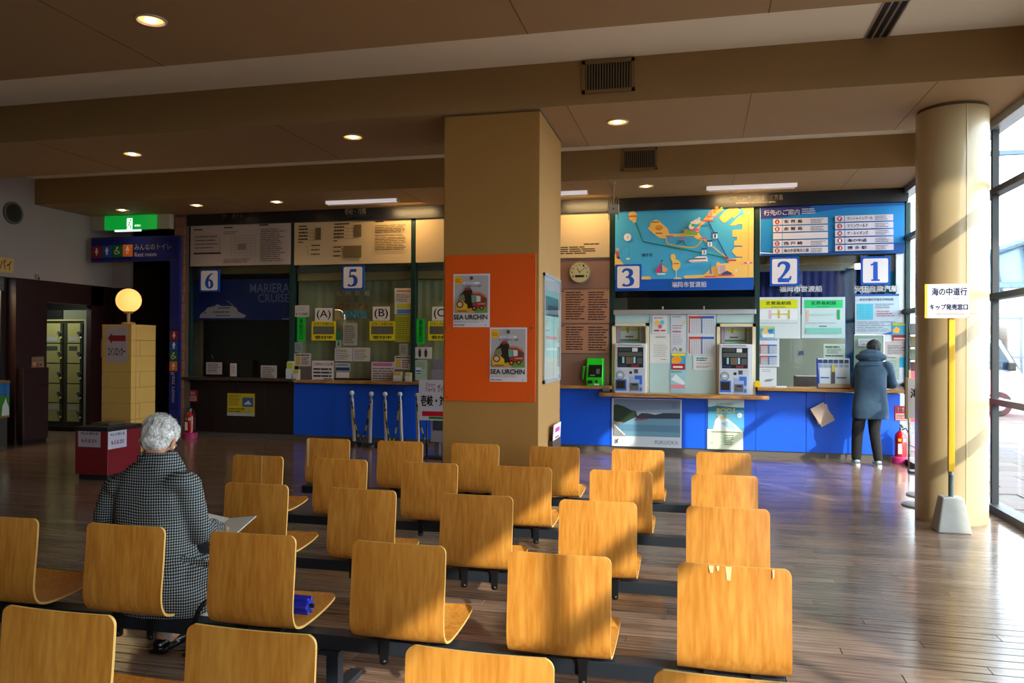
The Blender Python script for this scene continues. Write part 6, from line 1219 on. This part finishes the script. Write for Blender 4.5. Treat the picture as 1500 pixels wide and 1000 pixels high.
def hair_material(name, c1, c2):
    M = bpy.data.materials.new(name); M.use_nodes = True; nt = M.node_tree; b = nt.nodes['Principled BSDF']; L = nt.links
    tc = nt.nodes.new('ShaderNodeTexCoord'); mp = nt.nodes.new('ShaderNodeMapping'); mp.inputs['Scale'].default_value = (260, 60, 40); L.new(tc.outputs['Object'], mp.inputs[0])
    n = nt.nodes.new('ShaderNodeTexNoise'); n.inputs['Scale'].default_value = 1; n.inputs['Detail'].default_value = 3; n.inputs['Distortion'].default_value = 1.5; L.new(mp.outputs[0], n.inputs[0])
    cr = nt.nodes.new('ShaderNodeValToRGB'); cr.color_ramp.elements[0].position = .35; cr.color_ramp.elements[1].position = .65; cr.color_ramp.elements[0].color = lin(c1); cr.color_ramp.elements[1].color = lin(c2)
    L.new(n.outputs[0], cr.inputs[0]); L.new(cr.outputs[0], b.inputs['Base Color']); b.inputs['Roughness'].default_value = .6
    bp = nt.nodes.new('ShaderNodeBump'); bp.inputs['Strength'].default_value = .5; bp.inputs['Distance'].default_value = .003; L.new(n.outputs[0], bp.inputs['Height']); L.new(bp.outputs[0], b.inputs['Normal'])
    return M

# the seated man, seen from behind
YM = 3.36
def q3(px, py, y=YM): return aty(px, py, y)
o0 = Vector((q3(222, 800).x, YM, 0)); man = thing('person', 'seated white-haired person in a black and white checked jacket, head bowed', 'person', o0)
g = lambda px, py, y=YM: q3(px, py, y)-o0
Rh = Matrix.Rotation(.16, 3, 'Y') @ Matrix.Rotation(.12, 3, 'Z') @ Matrix.Rotation(-.55, 3, 'X')
hc = g(234, 644, YM+.10)
shL, shR = g(170, 716, YM+.02), g(273, 711, YM+.02); elL, elR = g(153, 792, YM+.04), g(289, 776, YM+.06)
wrL, wrR = Vector((-.07, .40, .60)), Vector((.10, .42, .60))
hipz = .445; hx = g(232, 860).x; kn = lambda s_: Vector((hx+s_*.12, .47, .48)); ank = lambda s_: Vector((atz(236, 948, 0).x-o0.x+.03+(0 if s_ < 0 else .20), .24, .09))
def man_body(mb, m):
    head_prims(mb, hc, Rh, 1.03, m); limb(mb, [g(229, 694)+Vector((0, .035, 0)), g(231, 672, YM+.05), hc+Rh @ Vector((0, -.01, -.05))], [.062, .056, .055], m)
    loft(mb, [(hx, .0, hipz-.06, .13, .10), (hx, .0, hipz+.05, .16, .11), (g(226, 800).x, -.0, g(226, 800).z, .145, .095), (g(222, 740).x, .01, g(222, 740).z, .165, .10), (g(222, 705).x, .02, g(222, 705).z, .15, .08), (g(226, 686).x, .02, g(226, 686).z, .07, .05)], m)
    for sh, el, wr, sg in ((shL, elL, wrL, -1), (shR, elR, wrR, 1)): limb(mb, [sh, sh.lerp(el, .5), el, el.lerp(wr, .55), wr], [.052, .046, .038, .034, .024], m); hand_prims(mb, wr, (Vector((.015, .62, .60))-wr), (sg*.5, -.2, .8), m)
    for s_ in (-1, 1): limb(mb, [Vector((hx+s_*.09, 0, hipz)), kn(s_), ank(s_)], [.078, .052, .036], m); limb(mb, [ank(s_)+Vector((0, -.02, -.03)), ank(s_)+Vector((0, .13, -.055))], [.034, .026], m)
b = MB(); man_body(b, M_skin); body = fuse(b, 'body', M_skin, man, .0055, 3)
M_tweed = check_material(); b = MB()
loft(b, [(g(243, 888).x, .00, g(243, 892).z, .235, .15), (g(244, 872).x, .0, g(243, 872).z, .235, .155), (g(236, 835).x, .0, g(236, 835).z, .205, .14), (g(228, 790).x, .0, g(228, 790).z, .185, .125), (g(224, 745).x, .01, g(224, 745).z, .195, .125), (g(221, 712).x, .015, g(221, 712).z, .20, .115), (g(221, 697).x, .025, g(221, 697).z, .185, .10), (g(224, 684).x, .03, g(224, 684).z, .135, .10), (g(227, 673).x, .035, g(227, 673).z, .09, .085), (g(228, 664).x, .045, g(228, 664).z, .068, .06)], M_tweed)
for sh, el, wr in ((shL, elL, wrL), (shR, elR, wrR)): limb(b, [sh, sh.lerp(el, .5)+Vector((0, -.01, 0)), el, el.lerp(wr, .5), wr-(wr-el)*.06], [.070, .070, .064, .056, .044], M_tweed)
ell(b, g(292, 845, YM+.05), (.07, .13, .11), M_tweed); ell(b, g(180, 712), (.09, .08, .055), M_tweed); ell(b, g(264, 706), (.085, .08, .055), M_tweed)
jk = fuse(b, 'jacket', M_tweed, man, .007, 4, wr=.007, wf=8)
b = MB(); cc = g(228, 668, YM+.035); 
for i in range(17):
    a0 = -PI*1.28+i/16*PI*1.56; a1 = -PI*1.28+(i+1)/16*PI*1.56
    pass
ringp = [cc+Vector((math.cos(a)*.072, math.sin(a)*.064, .004+.012*math.sin(a))) for a in [-PI*1.3+k/20*PI*1.6 for k in range(21)]]
b.tube(ringp, .017, 8, M_tweed); co = fuse(b, 'collar', M_tweed, man, .005, 2)
b = MB(); b.obox(g(284, 822, YM-.12)+Vector((.01, .0, 0)), (.055, .03, -.02), (.004, -.006, 0), (.0, .0, .016), M_tweed); b.build('pocket_flap', man, bevel=.003)
M_trs = mat('charcoal trousers', '16161a', .9)
b = MB(); 
for s_ in (-1, 1): limb(b, [Vector((hx+s_*.09, 0, hipz)), kn(s_), ank(s_)+Vector((0, .03, .13))], [.095, .068, .052], M_trs)
ell(b, (hx, 0, hipz), (.17, .12, .085), M_trs); fuse(b, 'trousers', M_trs, man, .008, 3, wr=.004)
for s_ in (-1, 1):
    a_ = ank(s_); limb_ = MB(); limb(limb_, [a_+Vector((0, .02, .12)), a_+Vector((0, 0, -.03))], [.045, .043], mat('beige sock', 'a8988c', .9)); limb_.build('sock', man)
    b = MB(); Ms = mat('black leather', '0c0c0e', .3, coat=.3); ell(b, a_+Vector((0, -.02, -.05)), (.042, .055, .038), Ms); ell(b, a_+Vector((0, .12, -.062)), (.048, .09, .026), Ms); b.box(a_.x-.042, a_.x+.042, a_.y-.07, a_.y+.19, .0, .02, Ms); fuse(b, 'shoe', Ms, man, .005, 3)
M_wh = hair_material('white hair', '77736e', 'e4e2de')
b = MB(); 
for v, r in (((0, -.022, .040), (.086, .102, .080)), ((0, -.045, .012), (.082, .077, .075)), ((0, -.042, -.032), (.070, .066, .052))): ell(b, hc+Rh @ Vector(v), r, M_wh, Rh)
hr = fuse(b, 'hair', M_wh, man, .0045, 3, wr=.006, wf=34)
# loose strands
b = MB(); RS = random.Random(3)
for i in range(260):
    th, ph = RS.uniform(-PI, PI), RS.uniform(.1, 1.35); n_ = Vector((math.sin(ph)*math.sin(th), -abs(math.sin(ph)*math.cos(th)) if i % 3 else math.sin(ph)*math.cos(th), math.cos(ph)))
    p = Vector((n_.x*.086, n_.y*.10-.024, n_.z*.082+.038)); dn = Vector((RS.uniform(-.3, .3), RS.uniform(-.6, -.1), -.7)).normalized(); tg = (dn-n_*dn.dot(n_)).normalized()
    P = [p, p+tg*.018+n_*.004, p+tg*.036+n_*RS.uniform(-.001, .009)]; b.tube([hc+Rh @ q for q in P], [.0014, .0012, .0004], 3, M_wh, cap=False)
b.build('hair_strands', man, kind='stuff')
eyes(hc, Rh, 1.03, body)
b = MB(); 
for sx in (-1, 1):
    rim = [hc+Rh @ Vector((sx*.033+.024*math.cos(a), .108, .002+.017*math.sin(a))) for a in [k*PI/8 for k in range(17)]]; b.tube(rim, .0018, 6, M_black, cap=False); b.tube([hc+Rh @ Vector((sx*.057, .106, .006)), hc+Rh @ Vector((sx*.082, .0, .008))], .002, 6, M_black)
b.tube([hc+Rh @ Vector((-.009, .109, .006)), hc+Rh @ Vector((.009, .109, .006))], .0018, 6, M_black); b.build('glasses', man)
t = thing('open_magazine', 'open magazine held in the lap of the seated person', 'magazine', (o0.x+.015, YM+.53, .575)); pm = ink('c8c4bc')
MB().obox((-.085, 0, .012), (.085, 0, -.012), (0, .11, .03), (.0004, 0, .003), pm).obox((.085, 0, .012), (.085, 0, .012), (0, .11, .03), (0, 0, .003), pm).build('pages', t)

# the person at window 1
YQ = 11.50; o1 = Vector((aty(1272, 600, YQ).x, YQ, 0)); wm_ = thing('person', 'dark-haired person in a blue-grey hooded coat leaning on the counter', 'person', o1)
h = lambda px, py, y=YQ: aty(px, py, y)-o1
M_coat = mat('blue grey coat', '233d52', .85, var=.12, scale=12, bump=.3); Rw = Matrix.Rotation(-.75, 3, 'X'); hcw = h(1280, 511, YQ+.33); kz_ = z5
sL, sR = h(1261, 538, YQ+.16), h(1299, 538, YQ+.16); eL, eR = h(1254, 562, YQ+.32), h(1307, 562, YQ+.34); wL, wR = Vector((-.06, .60, kz_+.045)), Vector((.14, .60, kz_+.045))
hz0 = .84; hw0 = .08
fL, fR = Vector((atz(1248, 676, .0).x-o1.x, .02, .08)), Vector((atz(1280, 679, 0).x-o1.x, -.05, .08))
kL, kR = Vector((h(1257, 640).x, .04, .46)), Vector((h(1281, 640).x, .0, .46)); pL, pR = Vector((-.085, .02, hz0)), Vector((.085, .02, hz0))
def wbody(mb, m):
    head_prims(mb, hcw, Rw, .98, m); limb(mb, [h(1280, 532, YQ+.20), hcw+Rw @ Vector((0, -.01, -.05))], [.055, .05], m)
    loft(mb, [(0, .02, hz0-.07, .14, .1), (0, .03, hz0+.06, .15, .10), (h(1278, 565).x, .10, h(1278, 565).z, .13, .09), (h(1279, 540).x, .17, h(1279, 540).z, .15, .09), (h(1280, 532).x, .2, h(1280, 530).z, .08, .06)], m)
    for sh, el, wr, sg in ((sL, eL, wL, -1), (sR, eR, wR, 1)): limb(mb, [sh, el, wr], [.048, .038, .024], m); hand_prims(mb, wr, (-sg*.2, 1, -.1), (0, 0, 1), m, .95, .35)
    for p, k_, f_ in ((pL, kL, fL), (pR, kR, fR)): limb(mb, [p, k_, f_], [.078, .05, .036], m); limb(mb, [f_+Vector((0, -.02, -.03)), f_+Vector((0, .13, -.05))], [.032, .024], m)
b = MB(); wbody(b, M_skin); bw = fuse(b, 'body', M_skin, wm_, .0065, 3); eyes(hcw, Rw, .98, bw)
b = MB(); cxh = h(1275, 610).x
loft(b, [(cxh, .02, h(1275, 613).z, .235, .15), (cxh, .02, h(1275, 600).z, .232, .15), (h(1276, 575).x, .05, h(1276, 575).z, .205, .135), (h(1278, 555).x, .11, h(1278, 555).z, .20, .13), (h(1279, 540).x, .16, h(1279, 540).z, .205, .12), (h(1279, 531).x, .19, h(1279, 531).z, .16, .10), (h(1279, 523).x, .24, h(1279, 523).z, .09, .08)], M_coat)
for sh, el, wr in ((sL, eL, wL), (sR, eR, wR)): limb(b, [sh, sh.lerp(el, .5), el, wr-(wr-el)*.08], [.085, .08, .07, .048], M_coat)
fuse(b, 'coat', M_coat, wm_, .010, 4, wr=.005, wf=6)
b = MB(); hd0 = h(1276, 522, YQ+.22); ell(b, hd0+Vector((0, .0, -.01)), (.205, .125, .075), M_coat); ell(b, hd0+Vector((0, .03, .045)), (.15, .11, .055), M_coat); ell(b, hd0+Vector((0, -.05, -.045)), (.12, .08, .045), M_coat); fuse(b, 'hood', M_coat, wm_, .008, 4, wr=.006, wf=9)
for dz, y_ in ((550-18, .02), (567, -.085)): 
    z_ = h(1277, 535 if dz < 560 else 566).z; yb_ = .055 if dz < 560 else -.05
    b = MB(); b.tube([(h(1277, 550).x+x_*.17, yb_+.055*x_*x_, z_-.004*abs(x_)) for x_ in [-1+k*.2 for k in range(11)]], .006, 6, mat('coat seam', '2a4258', .85)); b.build('seam', wm_)
M_bt = mat('black trousers', '101013', .9, bump=.3, scale=20)
b = MB()
for p, k_, f_ in ((pL, kL, fL), (pR, kR, fR)): limb(b, [p, k_, f_+Vector((0, 0, .03))], [.098, .075, .062], M_bt)
ell(b, (0, .02, hz0), (.16, .11, .09), M_bt); fuse(b, 'trousers', M_bt, wm_, .009, 3, wr=.007, wf=10)
for f_ in (fL, fR):
    b = MB(); Ms = mat('grey trainer', '9aa8aa', .6); ell(b, f_+Vector((0, -.02, -.03)), (.042, .06, .04), Ms); ell(b, f_+Vector((0, .11, -.045)), (.046, .09, .03), Ms); sh_ = fuse(b, 'shoe', Ms, wm_, .006, 2)
    b = MB(); loft(b, [(f_.x, f_.y+.06, .0, .05, .15), (f_.x, f_.y+.06, .025, .05, .15)], mat('trainer sole', 'd4d8d4', .6)); b.build('sole', sh_); MB().box(f_.x-.03, f_.x+.03, f_.y-.084, f_.y-.078, .03, .06, mat('trainer patch', '5a6a70')).build('heel_patch', sh_)
M_dh = hair_material('black hair', '050506', '1a1614')
b = MB(); ell(b, hcw+Rw @ Vector((0, -.02, .035)), (.092, .108, .088), M_dh, Rw); ell(b, hcw+Rw @ Vector((0, -.04, -.02)), (.085, .075, .075), M_dh, Rw); fuse(b, 'hair', M_dh, wm_, .006, 3, wr=.006, wf=30)

# ------------------------------------------------------------------ outside: van, hall, fence, lamp
va = atz(1470, 612, 0); t = thing('van', 'white van parked outside the window', 'van', (va.x-1.0, va.y+1.2, 0)); M_van = mat('van white', 'a4a8ac', .25, coat=.5)
prof = [(-1.75, .32), (1.55, .32), (1.72, .45), (1.70, .85), (1.52, 1.05), (1.08, 1.82), (.9, 1.92), (-1.65, 1.92), (-1.75, 1.8)]
MB().prism(prof, (0, -.75, 0), (1, 0, 0), (0, 0, 1), (0, 1.5, 0), M_van).build('body', t, bevel=.05)
MB().prism([(.55, 1.10), (1.38, 1.10), (1.02, 1.72), (.55, 1.74)], (0, -.762, 0), (1, 0, 0), (0, 0, 1), (0, .01, 0), mat('van glass', '2a3a48', .08)).build('side_window', t); MB().prism([(-.6, 1.12), (.45, 1.12), (.45, 1.74), (-.6, 1.74)], (0, -.762, 0), (1, 0, 0), (0, 0, 1), (0, .01, 0), mat('van glass', '2a3a48', .08)).build('side_window', t)
b = MB(); b.obox((1.325, 0, 1.44), (.19, 0, -.335), (0, .66, 0), (.012, 0, .006), mat('van glass', '2a3a48', .08)); b.build('windscreen', t)
for wx_ in (1.05, -1.15):
    for wy in (-.76, .76-.14): b = MB(); b.tube([(wx_, wy-.02, .29), (wx_, wy+.16, .29)], .29, 24, mat('tyre', '1a1a1c', .8)); w_o = b.build('wheel', t, bevel=.02); b = MB(); b.tube([(wx_, wy-.03, .29), (wx_, wy-.0, .29)], .16, 16, M_steel); b.build('hub', w_o)
MB().box(1.18, 1.36, -.95, -.80, 1.08, 1.28, M_black).build('mirror', t, bevel=.03); MB().box(1.60, 1.73, -.72, -.50, .72, .86, mat('headlamp', 'd0d8e0', .1)).build('headlamp', t)
t = thing('exhibition_hall', 'pale blue-ribbed hall with an arched roof far beyond the plaza', 'building', (38, 62, 0)); bx_ = t.location
M_hl = mat('hall blue grey', '6c8496', .6); Lp = []
A_ = [( -20+40*k/24, 7.5+5.0*math.sin(PI*k/24)) for k in range(25)]
MB().box(-20, 20, 0, 12, 0, 6.2, mat('hall white', '8e979e', .6)).build('wall', t); MB().prism([(-20, 6.2)]+A_+[(20, 6.2)], (0, .3, 0), (1, 0, 0), (0, 0, 1), (0, 12, 0), M_hl).build('roof', t)
b = MB(); b.tube([(x, 0, z) for x, z in A_], .28, 8, mat('hall rib', '4c6478', .5)); b.build('arch_rib', t)
for k in range(-10, 11): MB().tube([(k*1.9, 0, 5.6), (k*1.9-.5, .1, 7.5+4.9*math.sin(PI*(k*1.9+20)/40))], .12, 6, mat('hall rib', '4c6478', .5)).build('rib', t)
MB().box(-20, 20, -.1, .0, 5.9, 6.3, mat('hall rib', '4c6478', .5)).build('fascia', t)
fa = atz(1476, 596, 0)
t = thing('steel_fence', 'pale steel fence with stacked containers behind it outside', 'fence', (fa.x+3, 27, 0))
for k in range(9): MB().tube([(-4+k*1.2, 0, 0), (-4+k*1.2, 0, 2.6)], .04, 8, mat('fence blue', '566878', .5)).build('post', t)
for z in (.2, 1.3, 2.5): MB().box(-4, 5.6, -.02, .02, z, z+.05, mat('fence blue', '566878', .5)).build('rail', t)
for k in range(3): t = tag(MB().box(-1.1, 1.1, 0, 2.2, 0, 2.4, mat('container %d' % k, ('84645a', '8c8078', '8a5c50')[k], .7)).build('container', bevel=.05), ('reddish container behind the outside fence', 'pale container behind the outside fence', 'rust-red container at the end of the outside fence')[k], 'container', 'containers beyond the plaza'); t.location = (fa.x+.2+k*2.6, 29, 0)
la = atx(1476, 224, 7.2); t = thing('street_lamp', 'slim blue-grey street lamp arm outside against the sky', 'street lamp', (la.x+1.6, la.y, 0)); MB().tube([(0, 0, 0), (0, 0, la.z+.1)], .07, 10, mat('lamp blue', '3c566c', .5)).build('pole', t); MB().box(-2.1, 0, -.07, .07, la.z-.05, la.z+.05, mat('lamp blue', '3c566c', .5)).build('arm', t)

for s in Sheet.allsheets: s.finish()
